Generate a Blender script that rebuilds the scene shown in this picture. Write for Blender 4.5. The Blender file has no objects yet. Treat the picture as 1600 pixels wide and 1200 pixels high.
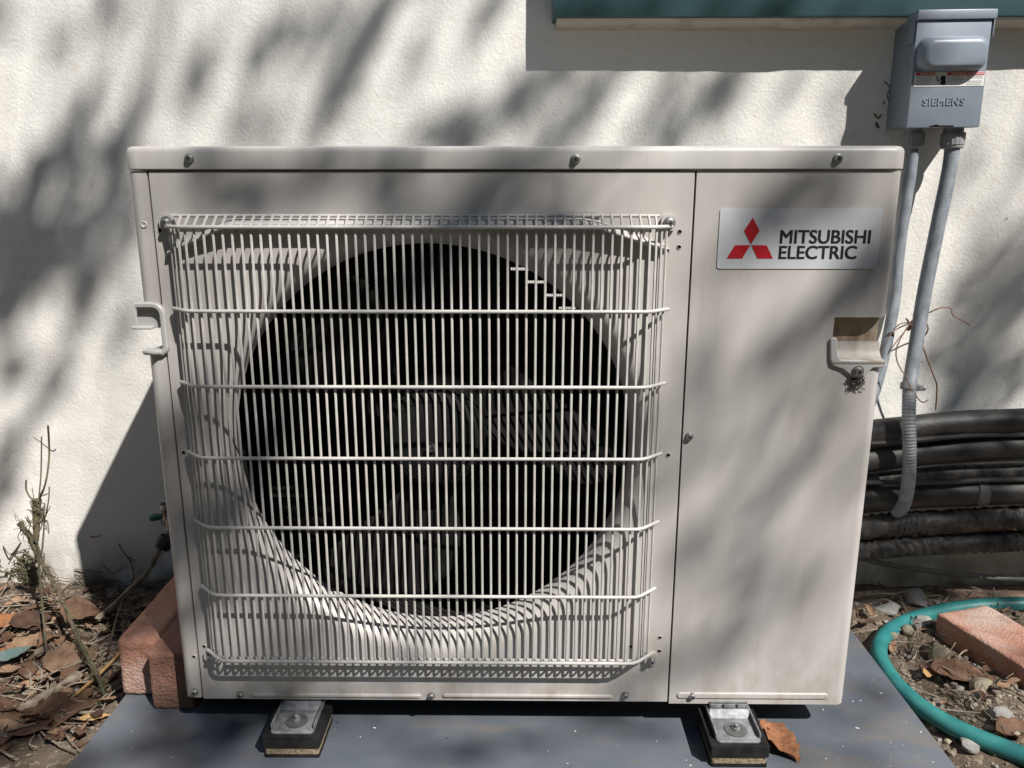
import bpy, bmesh, math, random
import numpy as np
from mathutils import Vector, Matrix, noise

random.seed(7)
rng = np.random.default_rng(11)
sc = bpy.context.scene
COL = sc.collection
R = math.radians

# ------------------------------------------------------------------ camera
CAM_LOC = (0.00785, -0.86535, 0.62081)      # metres; z = 0 is the underside of the cabinet, y = 0 its front
PITCH, YAW, FPX = 0.235794, -0.010774, 1222.4   # focal length in pixels of a 1600 px wide frame
cam = bpy.data.cameras.new('camera')
cam.sensor_width = 36.0
cam.lens = FPX / 1600 * 36.0
cam.clip_start = 0.02
cam.clip_end = 500
cam_ob = bpy.data.objects.new('camera', cam)
COL.objects.link(cam_ob)
cam_ob.location = CAM_LOC
cam_ob.rotation_euler = (math.pi / 2 - PITCH, 0, -YAW)
sc.camera = cam_ob

# ------------------------------------------------------------------ sun + sky
SUN = Vector((0.4407, -0.5049, 0.7422)).normalized()      # towards the sun
elev = math.asin(SUN.z)
azim = math.atan2(SUN.x, SUN.y)
w = bpy.data.worlds.new('World')
sc.world = w
w.use_nodes = True
nt = w.node_tree
sky = nt.nodes.new('ShaderNodeTexSky')
sky.sky_type = 'NISHITA'
sky.sun_disc = False
sky.sun_elevation = elev
sky.sun_rotation = azim
sky.air_density = 1.0
sky.dust_density = 0.4
sky.ozone_density = 2.0
nt.links.new(sky.outputs[0], nt.nodes['Background'].inputs[0])
nt.nodes['Background'].inputs[1].default_value = 0.05
sun = bpy.data.lights.new('sun', 'SUN')
sun.energy = 5.0
sun.angle = R(0.53)
sun.color = (1.0, 0.965, 0.91)
sun_ob = bpy.data.objects.new('sun', sun)
COL.objects.link(sun_ob)
sun_ob.location = (4, -5, 8)
sun_ob.rotation_euler = (-SUN).to_track_quat('-Z', 'Y').to_euler()
sc.view_settings.view_transform = 'Standard'
sc.view_settings.look = 'None'
sc.view_settings.exposure = 0.64
sc.view_settings.gamma = 1.0
sc.view_settings.use_curve_mapping = False

# photo pixel -> point on a known plane of the place
_f = Vector((math.sin(YAW) * math.cos(PITCH), math.cos(YAW) * math.cos(PITCH), -math.sin(PITCH)))
_r = Vector((math.cos(YAW), -math.sin(YAW), 0))
_d = _f.cross(_r)
_C = Vector(CAM_LOC)
def _ray(x, y): return _f + _r * ((x - 800) / FPX) + _d * ((y - 600) / FPX)
def atY(x, y, Y):
    r = _ray(x, y); return _C + r * ((Y - _C.y) / r.y)
def atZ(x, y, Z):
    r = _ray(x, y); return _C + r * ((Z - _C.z) / r.z)

WALL_Y = 0.45
GROUND = -0.09
PADZ = -0.042

# ------------------------------------------------------------------ node helpers / materials
def mat(name, col, rough=0.5, metal=0.0, spec=0.5):
    m = bpy.data.materials.new(name); m.use_nodes = True
    b = m.node_tree.nodes['Principled BSDF']
    b.inputs['Base Color'].default_value = (*col, 1)
    b.inputs['Roughness'].default_value = rough
    b.inputs['Metallic'].default_value = metal
    b.inputs['Specular IOR Level'].default_value = spec
    return m
def N(m, t, **kw):
    n = m.node_tree.nodes.new(t)
    for k, v in kw.items():
        if k in n.inputs: n.inputs[k].default_value = v
        else: setattr(n, k, v)
    return n
def L(m, a, b): m.node_tree.links.new(a, b)
def coords(m, scale=(1, 1, 1), loc=(0, 0, 0), kind='Object'):
    tc = N(m, 'ShaderNodeTexCoord'); mp = N(m, 'ShaderNodeMapping')
    mp.inputs['Scale'].default_value = scale; mp.inputs['Location'].default_value = loc
    L(m, tc.outputs[kind], mp.inputs[0]); return mp.outputs[0]
def noise_tex(m, vec, scale, detail=4, rough=0.55, dist=0.0):
    n = N(m, 'ShaderNodeTexNoise', Scale=scale, Detail=detail, Roughness=rough, Distortion=dist)
    L(m, vec, n.inputs['Vector']); return n.outputs['Fac']
def ramp(m, fac, stops):
    r = N(m, 'ShaderNodeValToRGB'); e = r.color_ramp.elements
    while len(e) < len(stops): e.new(0.5)
    for i, (p, c) in enumerate(stops):
        e[i].position = p; e[i].color = (*c, 1) if len(c) == 3 else c
    L(m, fac, r.inputs[0]); return r.outputs[0]
def mix(m, fac, a, b, mode='MIX'):
    x = N(m, 'ShaderNodeMix'); x.data_type = 'RGBA'; x.blend_type = mode
    if isinstance(fac, (int, float)): x.inputs[0].default_value = fac
    else: L(m, fac, x.inputs[0])
    for s, v in ((6, a), (7, b)):
        if isinstance(v, (tuple, list)): x.inputs[s].default_value = (*v, 1)
        else: L(m, v, x.inputs[s])
    return x.outputs[2]
def base(m, out): L(m, out, m.node_tree.nodes['Principled BSDF'].inputs['Base Color'])
def bump(m, h, strength=0.3, dist=0.002, prev=None):
    b = N(m, 'ShaderNodeBump'); b.inputs['Strength'].default_value = strength; b.inputs['Distance'].default_value = dist
    L(m, h, b.inputs['Height'])
    if prev is not None: L(m, prev, b.inputs['Normal'])
    L(m, b.outputs[0], m.node_tree.nodes['Principled BSDF'].inputs['Normal']); return b.outputs[0]
def varied(name, c1, c2, scale, rough=0.6, metal=0, bstr=0.0, bscale=None, bdist=0.001, stretch=(1, 1, 1), lo=0.35, hi=0.65, spec=0.5, detail=5):
    m = mat(name, c1, rough, metal, spec)
    v = coords(m, stretch)
    base(m, ramp(m, noise_tex(m, v, scale, detail), [(lo, c1), (hi, c2)]))
    if bstr: bump(m, noise_tex(m, coords(m), bscale or scale, 4), bstr, bdist)
    return m

M = {}
# stucco
m = mat('stucco', (0.6, 0.57, 0.51), 0.9, 0, 0.2)
v = coords(m)
c = ramp(m, noise_tex(m, v, 1.7, 5), [(0.3, (0.67, 0.65, 0.615)), (0.7, (0.735, 0.718, 0.685))])
c = mix(m, ramp(m, noise_tex(m, v, 38, 4), [(0.58, (0, 0, 0)), (0.72, (0.35, 0.35, 0.35))]), c, (0.5, 0.465, 0.40))
# splash-back dirt along the foot of the wall
sep = N(m, 'ShaderNodeSeparateXYZ'); L(m, v, sep.inputs[0])
mr = N(m, 'ShaderNodeMapRange'); mr.inputs[1].default_value = 0.03; mr.inputs[2].default_value = -0.09
L(m, sep.outputs[2], mr.inputs[0])
mm = N(m, 'ShaderNodeMath', operation='MULTIPLY'); L(m, mr.outputs[0], mm.inputs[0]); L(m, ramp(m, noise_tex(m, v, 16, 6), [(0.32, (0, 0, 0)), (0.62, (1, 1, 1))]), mm.inputs[1])
c = mix(m, mm.outputs[0], c, (0.17, 0.125, 0.08))
base(m, c)
h1 = noise_tex(m, coords(m, (1, 1, 1.0)), 230, 3, 0.5)
b1 = bump(m, h1, 0.42, 0.0020)
h2 = noise_tex(m, coords(m), 42, 5, 0.6)
b2 = bump(m, h2, 0.14, 0.004, b1)
M['stucco'] = m

# ivory enamel of the cabinet
def ivory(name, c1, c2, dirt=0.75):
    m = mat(name, c1, 0.42, 0, 0.45)
    v = coords(m)
    c = ramp(m, noise_tex(m, coords(m, (1, 1, 0.06)), 60, 4), [(0.32, c1), (0.68, c2)])
    streak = ramp(m, noise_tex(m, coords(m, (1, 1, 0.035)), 130, 5, 0.6), [(0.55, (0, 0, 0)), (0.78, (dirt, dirt, dirt))])
    big = ramp(m, noise_tex(m, v, 5, 4), [(0.4, (0.1, 0.1, 0.1)), (0.7, (1, 1, 1))])
    mm = N(m, 'ShaderNodeMath', operation='MULTIPLY'); L(m, streak, mm.inputs[0]); L(m, big, mm.inputs[1])
    c = mix(m, mm.outputs[0], c, (0.33, 0.28, 0.22))
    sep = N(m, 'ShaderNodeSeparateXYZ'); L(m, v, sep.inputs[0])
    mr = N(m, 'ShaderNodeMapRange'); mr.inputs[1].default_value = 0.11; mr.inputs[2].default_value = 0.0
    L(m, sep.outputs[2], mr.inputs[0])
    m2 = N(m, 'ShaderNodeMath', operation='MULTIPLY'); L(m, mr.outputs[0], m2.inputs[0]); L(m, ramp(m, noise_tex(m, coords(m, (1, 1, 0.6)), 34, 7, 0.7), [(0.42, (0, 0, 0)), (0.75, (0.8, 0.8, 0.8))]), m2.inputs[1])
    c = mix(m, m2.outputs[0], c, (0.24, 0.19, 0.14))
    c = mix(m, ramp(m, noise_tex(m, coords(m, (1, 1, 0.5)), 9, 6, 0.65), [(0.45, (0, 0, 0)), (0.75, (0.45, 0.45, 0.45))]), c, (0.36, 0.32, 0.28))
    sp = ramp(m, noise_tex(m, v, 420, 2, 0.4), [(0.755, (0, 0, 0)), (0.80, (0.75, 0.75, 0.75))])
    c = mix(m, sp, c, (0.12, 0.10, 0.08))
    base(m, c)
    bump(m, noise_tex(m, v, 700, 2), 0.06, 0.0005)
    rg = ramp(m, noise_tex(m, v, 14, 4), [(0.3, (0.36,) * 3), (0.7, (0.55,) * 3)])
    L(m, rg, m.node_tree.nodes['Principled BSDF'].inputs['Roughness'])
    return m
M['ivory'] = ivory('ivory_enamel', (0.435, 0.412, 0.394), (0.465, 0.442, 0.424), 0.5)
M['ivory_lid'] = ivory('ivory_lid_enamel', (0.43, 0.415, 0.395), (0.46, 0.445, 0.425), 0.3)
M['wire'] = varied('wire_coating', (0.39, 0.372, 0.35), (0.49, 0.472, 0.45), 45, 0.45, bstr=0.05, bscale=500)
M['white_plastic'] = varied('handle_plastic', (0.43, 0.425, 0.415), (0.36, 0.35, 0.33), 30, 0.45)
M['scoop'] = varied('scoop_plastic', (0.36, 0.34, 0.31), (0.24, 0.205, 0.165), 60, 0.6)
M['dirty_recess'] = varied('recess_dirt', (0.40, 0.33, 0.25), (0.16, 0.105, 0.065), 55, 0.85, lo=0.45, hi=0.75, bstr=0.3, bscale=120)
M['black_inner'] = mat('dark_interior', (0.012, 0.012, 0.012), 0.8, 0, 0.2)
M['coil'] = varied('coil_fins', (0.03, 0.032, 0.034), (0.012, 0.013, 0.014), 60, 0.6, 0.3, stretch=(8, 1, 1))
M['fan'] = varied('fan_plastic', (0.0055, 0.0055, 0.006), (0.012, 0.012, 0.0118), 40, 0.85, spec=0.04, bstr=0.15, bscale=300)
M['hub'] = varied('hub_plastic', (0.007, 0.0075, 0.008), (0.012, 0.012, 0.012), 30, 0.7, spec=0.08)
M['zinc'] = varied('zinc_plate', (0.15, 0.155, 0.165), (0.27, 0.275, 0.285), 110, 0.6, 0.5, bstr=0.12, bscale=240)
M['zinc_dull'] = varied('dull_washer', (0.11, 0.11, 0.112), (0.19, 0.185, 0.18), 70, 0.55, 0.6, bstr=0.1, bscale=300)
M['screw'] = varied('screw_steel', (0.32, 0.32, 0.31), (0.48, 0.48, 0.47), 220, 0.38, 0.9)
M['screw_dark'] = mat('recess_shade', (0.03, 0.03, 0.03), 0.7)  # colour of raised bars that stand for the shade in the drive cross
M['rubber'] = varied('black_rubber', (0.008, 0.008, 0.009), (0.020, 0.019, 0.018), 60, 0.9, spec=0.15, bstr=0.3, bscale=200)
M['cork'] = varied('cork', (0.30, 0.235, 0.155), (0.13, 0.095, 0.06), 260, 0.9, bstr=0.8, bscale=300, bdist=0.002)
M['name_white'] = varied('badge_silver', (0.46, 0.47, 0.49), (0.50, 0.51, 0.53), 20, 0.4)
M['red'] = mat('badge_red', (0.42, 0.012, 0.022), 0.4)
M['ink'] = mat('badge_ink', (0.012, 0.013, 0.018), 0.45)
M['hole'] = mat('hole_shade', (0.006, 0.006, 0.006), 0.9, 0, 0.1)  # near-black colour stands for the shade inside openings
M['box_grey'] = varied('switch_grey_paint', (0.175, 0.208, 0.25), (0.205, 0.238, 0.28), 18, 0.42, bstr=0.04, bscale=400)
M['label_white'] = mat('label_white', (0.68, 0.67, 0.66), 0.5)
M['label_red'] = mat('label_red', (0.50, 0.03, 0.045), 0.5)
M['label_grey'] = mat('label_print', (0.28, 0.28, 0.29), 0.6)
M['fitting'] = varied('fitting_plastic', (0.17, 0.175, 0.18), (0.23, 0.23, 0.235), 50, 0.55)
M['conduit'] = varied('conduit_grey', (0.135, 0.155, 0.18), (0.235, 0.255, 0.28), 75, 0.5, stretch=(1, 1, 0.5), bstr=0.1, bscale=200)
M['conduit_dark'] = varied('flexible_conduit', (0.16, 0.175, 0.19), (0.25, 0.265, 0.28), 70, 0.5, bstr=0.1, bscale=200)
M['insul'] = varied('black_insulation', (0.013, 0.013, 0.015), (0.05, 0.046, 0.042), 28, 0.52, bstr=0.35, bscale=140, stretch=(0.4, 1, 1), bdist=0.002)
M['insul_dusty'] = varied('dusty_tape', (0.012, 0.012, 0.013), (0.085, 0.075, 0.066), 50, 0.55, bstr=0.5, bscale=110, bdist=0.003)
M['cable'] = varied('grey_cable', (0.09, 0.09, 0.09), (0.15, 0.145, 0.14), 40, 0.6)
M['teal'] = varied('green_board_paint', (0.028, 0.072, 0.080), (0.042, 0.092, 0.098), 9, 0.5, stretch=(0.25, 1, 1), bstr=0.12, bscale=60)
M['ledge'] = varied('ledge_stucco', (0.50, 0.47, 0.40), (0.36, 0.32, 0.25), 35, 0.9, bstr=0.6, bscale=120, bdist=0.003, lo=0.5, hi=0.75)
M['hose'] = varied('hose_green', (0.016, 0.135, 0.135), (0.032, 0.18, 0.175), 40, 0.42, bstr=0.08, bscale=160)
M['hose_band'] = M['hose']
M['lever'] = mat('lever_green', (0.005, 0.075, 0.055), 0.4)
M['chrome'] = mat('valve_chrome', (0.5, 0.5, 0.5), 0.3, 0.9)
M['black_plastic'] = mat('valve_black', (0.015, 0.016, 0.018), 0.5)
def brickmat(name, c1, c2, c3):
    m = mat(name, c1, 0.92, 0, 0.15)
    v = coords(m)
    c = ramp(m, noise_tex(m, v, 16, 6, 0.65), [(0.3, c1), (0.55, c2), (0.75, c1)])
    c = mix(m, ramp(m, noise_tex(m, v, 9, 5, 0.6), [(0.46, (0, 0, 0)), (0.66, (0.9, 0.9, 0.9))]), c, c3)
    c = mix(m, ramp(m, noise_tex(m, v, 24, 6, 0.7), [(0.52, (0, 0, 0)), (0.72, (0.45, 0.45, 0.45))]), c, (0.09, 0.06, 0.05))
    c = mix(m, ramp(m, noise_tex(m, v, 330, 3), [(0.6, (0, 0, 0)), (0.7, (0.6, 0.6, 0.6))]), c, (0.10, 0.06, 0.045))
    base(m, c)
    bump(m, noise_tex(m, v, 260, 4), 0.9, 0.003)
    return m
M['brick'] = brickmat('paver_pink', (0.40, 0.205, 0.145), (0.33, 0.16, 0.112), (0.40, 0.315, 0.27))
M['brick_dark'] = brickmat('paver_brown', (0.26, 0.135, 0.098), (0.20, 0.105, 0.078), (0.11, 0.075, 0.06))
M['paver_grey'] = brickmat('paver_weathered', (0.33, 0.22, 0.17), (0.26, 0.17, 0.13), (0.20, 0.19, 0.18))
# plinth board
m = mat('plinth_grey', (0.10, 0.11, 0.13), 0.5, 0, 0.45)
v = coords(m)
c = ramp(m, noise_tex(m, v, 7, 6, 0.6), [(0.3, (0.074, 0.086, 0.106)), (0.7, (0.106, 0.118, 0.138))])
c = mix(m, ramp(m, noise_tex(m, coords(m, (1, 2.2, 1)), 11, 6, 0.6), [(0.52, (0, 0, 0)), (0.72, (0.55, 0.55, 0.55))]), c, (0.15, 0.128, 0.10))
c = mix(m, ramp(m, noise_tex(m, v, 240, 3, 0.5), [(0.75, (0, 0, 0)), (0.78, (0.7, 0.7, 0.7))]), c, (0.4, 0.4, 0.4))
c = mix(m, ramp(m, noise_tex(m, v, 90, 2, 0.5), [(0.72, (0, 0, 0)), (0.76, (0.8, 0.8, 0.8))]), c, (0.05, 0.045, 0.04))
base(m, c)
bump(m, noise_tex(m, v, 160, 5), 0.15, 0.001)
rg = ramp(m, noise_tex(m, v, 12, 5), [(0.3, (0.38,) * 3), (0.7, (0.62,) * 3)])
L(m, rg, m.node_tree.nodes['Principled BSDF'].inputs['Roughness'])
M['plinth'] = m
# soil
m = mat('soil', (0.15, 0.11, 0.075), 0.95, 0, 0.1)
v = coords(m)
c = ramp(m, noise_tex(m, v, 13, 8, 0.7), [(0.25, (0.06, 0.045, 0.033)), (0.5, (0.135, 0.104, 0.078)), (0.75, (0.22, 0.18, 0.14))])
c = mix(m, ramp(m, noise_tex(m, v, 120, 3), [(0.55, (0, 0, 0)), (0.68, (1, 1, 1))]), c, (0.33, 0.27, 0.20))
base(m, c)
bump(m, noise_tex(m, v, 110, 8, 0.7), 1.0, 0.008)
M['soil'] = m
M['pebble'] = varied('pebble', (0.20, 0.165, 0.13), (0.10, 0.08, 0.062), 40, 0.9, bstr=0.5, bscale=160)
M['stone_grey'] = varied('stone_grey', (0.26, 0.25, 0.235), (0.15, 0.143, 0.132), 45, 0.9, bstr=0.6, bscale=120, bdist=0.003)
M['stone_tan'] = varied('stone_tan', (0.28, 0.245, 0.18), (0.14, 0.115, 0.08), 38, 0.9, bstr=0.6, bscale=120, bdist=0.003)
def leafmat(name, c1, c2):
    m = varied(name, c1, c2, 70, 0.8, bstr=0.9, bscale=150, bdist=0.003, spec=0.2)
    return m
M['leaf_brown'] = leafmat('dry_leaf_brown', (0.14, 0.082, 0.052), (0.085, 0.047, 0.03))
M['leaf_rust'] = leafmat('dry_leaf_rust', (0.27, 0.125, 0.062), (0.16, 0.07, 0.035))
M['leaf_tan'] = leafmat('dry_leaf_tan', (0.25, 0.16, 0.105), (0.15, 0.09, 0.055))
M['leaf_dark'] = leafmat('dry_leaf_dark', (0.08, 0.045, 0.03), (0.045, 0.027, 0.02))
M['leaf_orange'] = leafmat('dry_leaf_orange', (0.23, 0.10, 0.045), (0.15, 0.065, 0.03))
M['leaf_blue'] = leafmat('leaf_blue_green', (0.085, 0.135, 0.135), (0.12, 0.16, 0.145))
M['chip'] = leafmat('wood_chip', (0.48, 0.30, 0.13), (0.34, 0.20, 0.08))
M['stem'] = varied('dead_stem', (0.13, 0.10, 0.065), (0.075, 0.075, 0.035), 70, 0.9, bstr=0.7, bscale=200, bdist=0.002)
M['stem_green'] = varied('mossy_stem', (0.06, 0.062, 0.03), (0.085, 0.062, 0.04), 60, 0.9, bstr=0.5, bscale=160)
M['stick'] = varied('grey_stick', (0.27, 0.225, 0.175), (0.12, 0.09, 0.065), 60, 0.9, bstr=0.5, bscale=160)
M['vine'] = varied('dry_vine', (0.20, 0.12, 0.075), (0.12, 0.07, 0.045), 60, 0.8)
M['bark'] = varied('bark', (0.16, 0.12, 0.085), (0.08, 0.06, 0.045), 25, 0.9, bstr=0.8, bscale=60, bdist=0.01)
M['green_leaf'] = varied('living_leaf', (0.05, 0.095, 0.03), (0.075, 0.125, 0.04), 6, 0.5)
M['nest'] = mat('insect_debris', (0.05, 0.038, 0.03), 0.95)

# ------------------------------------------------------------------ object helpers
WOFF = {}
def thing(name, loc, label, cat, group=None):
    o = bpy.data.objects.new(name, None); COL.objects.link(o)
    o.empty_display_size = 0.05
    o.location = loc; WOFF[o] = Vector(loc)
    o['label'] = label; o['category'] = cat
    if group: o['group'] = group
    return o
def place(o, parent):
    if parent is not None:
        o.parent = parent; o.location = -WOFF[parent]
    WOFF[o] = Vector((0, 0, 0)) 
def tag(o, label, cat, group=None):
    o['label'] = label; o['category'] = cat
    if group: o['group'] = group
    return o
def finish(me, mats, angle=35):
    for q in (mats if isinstance(mats, (list, tuple)) else [mats]): me.materials.append(q)
    me.shade_smooth(); me.set_sharp_from_angle(angle=R(angle))
def obj(name, bm, mats, parent=None, angle=35, fix=True):
    me = bpy.data.meshes.new(name)
    if fix: bmesh.ops.recalc_face_normals(bm, faces=bm.faces)
    bm.to_mesh(me); bm.free()
    finish(me, mats, angle)
    o = bpy.data.objects.new(name, me); COL.objects.link(o); place(o, parent); return o
def pyobj(name, vs, fs, mats, parent=None, angle=35, fix=False):
    bm = bmesh.new(); vv = [bm.verts.new(p) for p in vs]
    for f in fs:
        try: bm.faces.new([vv[i] for i in f])
        except ValueError: pass
    return obj(name, bm, mats, parent, angle, fix)
def fast_mesh(name, vs, fs, mats, parent=None, smooth=True):
    me = bpy.data.meshes.new(name); me.from_pydata(vs, [], fs)
    for q in (mats if isinstance(mats, (list, tuple)) else [mats]): me.materials.append(q)
    if smooth: me.shade_smooth()
    o = bpy.data.objects.new(name, me); COL.objects.link(o); place(o, parent); return o

def add_box(bm, lo, hi, bev=0.0, seg=2, mi=0, rot=None, piv=None):
    lo, hi = Vector(lo), Vector(hi); c = (lo + hi) / 2; s = hi - lo
    r = bmesh.ops.create_cube(bm, size=1)
    for q in r['verts']: q.co = Vector((q.co.x * s.x, q.co.y * s.y, q.co.z * s.z)) + c
    vs = r['verts']; fs = list({f for q in vs for f in q.link_faces})
    for f in fs: f.material_index = mi
    if bev:
        es = list({e for q in vs for e in q.link_edges})
        rr = bmesh.ops.bevel(bm, geom=es, offset=bev, segments=seg, affect='EDGES', profile=0.5)
        vs = list({q for f in rr['faces'] for q in f.verts} | {q for q in vs if q.is_valid})
        for f in {f for q in vs for f in q.link_faces}: f.material_index = mi
    if rot is not None:
        bmesh.ops.rotate(bm, verts=[q for q in vs if q.is_valid], cent=piv or c, matrix=rot)
    return vs
def smooth_path(pts, n=8):
    pts = [Vector(p) for p in pts]; out = []
    for i in range(len(pts) - 1):
        p0 = pts[max(i - 1, 0)]; p1 = pts[i]; p2 = pts[i + 1]; p3 = pts[min(i + 2, len(pts) - 1)]
        for k in range(n):
            t = k / n
            out.append(0.5 * ((2 * p1) + (p2 - p0) * t + (2 * p0 - 5 * p1 + 4 * p2 - p3) * t * t + (3 * p1 - p0 - 3 * p2 + p3) * t ** 3))
    out.append(pts[-1]); return out
def add_tube(bm, pts, rad, seg=10, cap=True, mi=0, rfun=None, up=None):
    pts = [Vector(p) for p in pts]; rings = []; n = len(pts)
    prev = None
    for i, p in enumerate(pts):
        t = (pts[min(i + 1, n - 1)] - pts[max(i - 1, 0)]).normalized()
        if prev is None:
            a = Vector((0, 0, 1)) if abs(t.z) < 0.9 else Vector((1, 0, 0))
            u = t.cross(a).normalized()
        else:
            u = (prev - t * prev.dot(t)).normalized()
        prev = u; w_ = t.cross(u)
        r = rad[i] if isinstance(rad, (list, tuple)) else rad
        ring = []
        for k in range(seg):
            a = 2 * math.pi * k / seg
            rr = r if rfun is None else r * rfun(i, a, p)
            ring.append(bm.verts.new(p + (u * math.cos(a) + w_ * math.sin(a)) * rr))
        rings.append(ring)
    for i in range(n - 1):
        for k in range(seg):
            f = bm.faces.new((rings[i][k], rings[i][(k + 1) % seg], rings[i + 1][(k + 1) % seg], rings[i + 1][k])); f.material_index = mi
    if cap:
        f = bm.faces.new(rings[0][::-1]); f.material_index = mi
        f = bm.faces.new(rings[-1]); f.material_index = mi
def tube_obj(name, pts, rad, m_, parent=None, seg=10, sm=0, rfun=None):
    bm = bmesh.new()
    if sm: pts = smooth_path(pts, sm)
    add_tube(bm, pts, rad, seg, True, 0, rfun)
    return obj(name, bm, m_, parent, 40)
def add_lathe(bm, c, prof, axis='Y', seg=32, mi=0, start=0.0):
    """prof = [(radius, distance along axis)]"""
    c = Vector(c); rings = []
    for r, h in prof:
        if r < 1e-6:
            p = {'Y': Vector((0, h, 0)), 'Z': Vector((0, 0, h)), 'X': Vector((h, 0, 0))}[axis]
            rings.append([bm.verts.new(c + p)]); continue
        ring = []
        for k in range(seg):
            a = 2 * math.pi * k / seg + start; x, y = r * math.cos(a), r * math.sin(a)
            p = {'Y': Vector((x, h, y)), 'Z': Vector((x, y, h)), 'X': Vector((h, x, y))}[axis]
            ring.append(bm.verts.new(c + p))
        rings.append(ring)
    for a, b in zip(rings, rings[1:]):
        if len(a) == 1 and len(b) == 1: continue
        for k in range(seg):
            if len(a) == 1: f = bm.faces.new((a[0], b[k], b[(k + 1) % seg]))
            elif len(b) == 1: f = bm.faces.new((a[k], a[(k + 1) % seg], b[0]))
            else: f = bm.faces.new((a[k], a[(k + 1) % seg], b[(k + 1) % seg], b[k]))
            f.material_index = mi
def rrect(cx, cy, hx, hy, r, n=6):
    out = []
    for sx, sy, a0 in ((1, 1, 0), (-1, 1, 90), (-1, -1, 180), (1, -1, 270)):
        for k in range(n + 1):
            a = R(a0 + 90 * k / n)
            out.append((cx + sx * (hx - r) + r * math.cos(a), cy + sy * (hy - r) + r * math.sin(a)))
    return out
def add_stack(bm, loops, cap0=True, cap1=True, mi=0):
    rings = [[bm.verts.new(p) for p in lp] for lp in loops]
    n = len(rings[0])
    for a, b in zip(rings, rings[1:]):
        for k in range(n):
            f = bm.faces.new((a[k], a[(k + 1) % n], b[(k + 1) % n], b[k])); f.material_index = mi
    if cap0: bm.faces.new(rings[0][::-1]).material_index = mi
    if cap1: bm.faces.new(rings[-1]).material_index = mi
def add_prism_y(bm, poly, y0, y1, mi=0):
    """poly in (x, z), extruded from y0 to y1"""
    add_stack(bm, [[(x, y0, z) for x, z in poly], [(x, y1, z) for x, z in poly]], mi=mi)
def text_mesh(s, size, extrude=0.0, offset=0.0, spacing=1.0, align='LEFT'):
    cu = bpy.data.curves.new('t', 'FONT'); cu.body = s; cu.size = size; cu.extrude = extrude; cu.offset = offset
    cu.space_character = spacing; cu.align_x = align
    o = bpy.data.objects.new('t', cu); COL.objects.link(o)
    dg = bpy.context.evaluated_depsgraph_get(); dg.update()
    me = bpy.data.meshes.new_from_object(o.evaluated_get(dg))
    bpy.data.objects.remove(o); bpy.data.curves.remove(cu); return me
def text_obj(name, s, size, origin, xdir, zdir, m_, parent, extrude=0.0004, bold=0.0, spacing=1.0, width=None, align='LEFT'):
    me = text_mesh(s, size, extrude, 0.0, spacing, align)
    xs = [q.co.x for q in me.vertices]
    sx = (width - 2 * bold) / (max(xs) - min(xs)) if width else 1.0
    x0 = min(xs); xd, zd, o0 = Vector(xdir), Vector(zdir), Vector(origin); nd = xd.cross(zd)
    vs, fs = [], []
    shifts = [(0, 0)] if not bold else [(a, b) for a in (-1, 0, 1) for b in (-0.55, 0.55)]
    for n_, (a, b) in enumerate(shifts):
        b0 = len(vs)
        vs += [o0 + xd * ((q.co.x - x0) * sx + bold * (1 + a)) + zd * (q.co.y + b * bold) + nd * (q.co.z + 0.00002 * n_) for q in me.vertices]
        fs += [tuple(i + b0 for i in f.vertices) for f in me.polygons]
    bpy.data.meshes.remove(me)
    return fast_mesh(name, vs, fs, m_, parent, False)

# ------------------------------------------------------------------ ground
def axis_steps(fine0, fine1, step, far):
    a = list(np.arange(fine0, fine1 + step / 2, step)); lo = []; d = step; x = fine0
    while x > -far: d *= 1.5; x -= d; lo.append(x)
    hi = []; d = step; x = fine1
    while x < far: d *= 1.5; x += d; hi.append(x)
    return lo[::-1] + a + hi
gx = axis_steps(-1.15, 1.15, 0.009, 60); gy = axis_steps(-0.35, 0.62, 0.009, 60)
def ground_h(x, y):
    h = 0.020 * noise.noise((x * 3.1, y * 3.1, 0.3)) + 0.010 * noise.noise((x * 9, y * 9, 2)) + 0.006 * noise.noise((x * 27, y * 27, 5)) + 0.0035 * noise.noise((x * 70, y * 70, 9))
    if abs(x) < 0.56 and -0.42 < y < 0.4: h = min(h, 0.0) - 0.006
    if y > 0.30: h += 0.012 * min((y - 0.30) / 0.12, 1)
    return GROUND + h * (1 if abs(x) < 3 and abs(y) < 3 else 0.3)
gv = [(x, y, ground_h(x, y)) for y in gy for x in gx]
nx = len(gx)
gf = [(j * nx + i, j * nx + i + 1, (j + 1) * nx + i + 1, (j + 1) * nx + i) for j in range(len(gy) - 1) for i in range(nx - 1)]
g = fast_mesh('ground', gv, gf, M['soil']); g['kind'] = 'structure'

# ------------------------------------------------------------------ house wall with window board
house = thing('house', (0, WALL_Y, GROUND), 'cream stucco house wall behind the unit with a dark green window board', 'house wall')
wx = axis_steps(-1.15, 1.15, 0.012, 4.0); wz = [-0.25] + list(np.arange(-0.15, 1.2, 0.012)) + [1.4, 1.8, 2.4, 3.0]
def wall_off(x, z):
    return 0.0022 * noise.noise((x * 7, z * 7, 4)) + 0.0012 * noise.noise((x * 22, z * 22, 1)) + 0.0006 * noise.noise((x * 60, z * 60, 7))
wv = [(x, WALL_Y + wall_off(x, z), z) for z in wz for x in wx]
nx = len(wx)
nf = len(wv)
wf = [(j * nx + i, j * nx + i + 1, (j + 1) * nx + i + 1, (j + 1) * nx + i) for j in range(len(wz) - 1) for i in range(nx - 1)]
fast_mesh('wall', wv, wf, M['stucco'], house)
bm = bmesh.new()          # the body of the wall behind its face
add_box(bm, (wx[0], WALL_Y + 0.006, -0.25), (wx[-1], WALL_Y + 0.2, 3.0))
obj('wall_core', bm, M['stucco'], house)
tl = atY(864, 27, WALL_Y - 0.048)
bm = bmesh.new()
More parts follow.
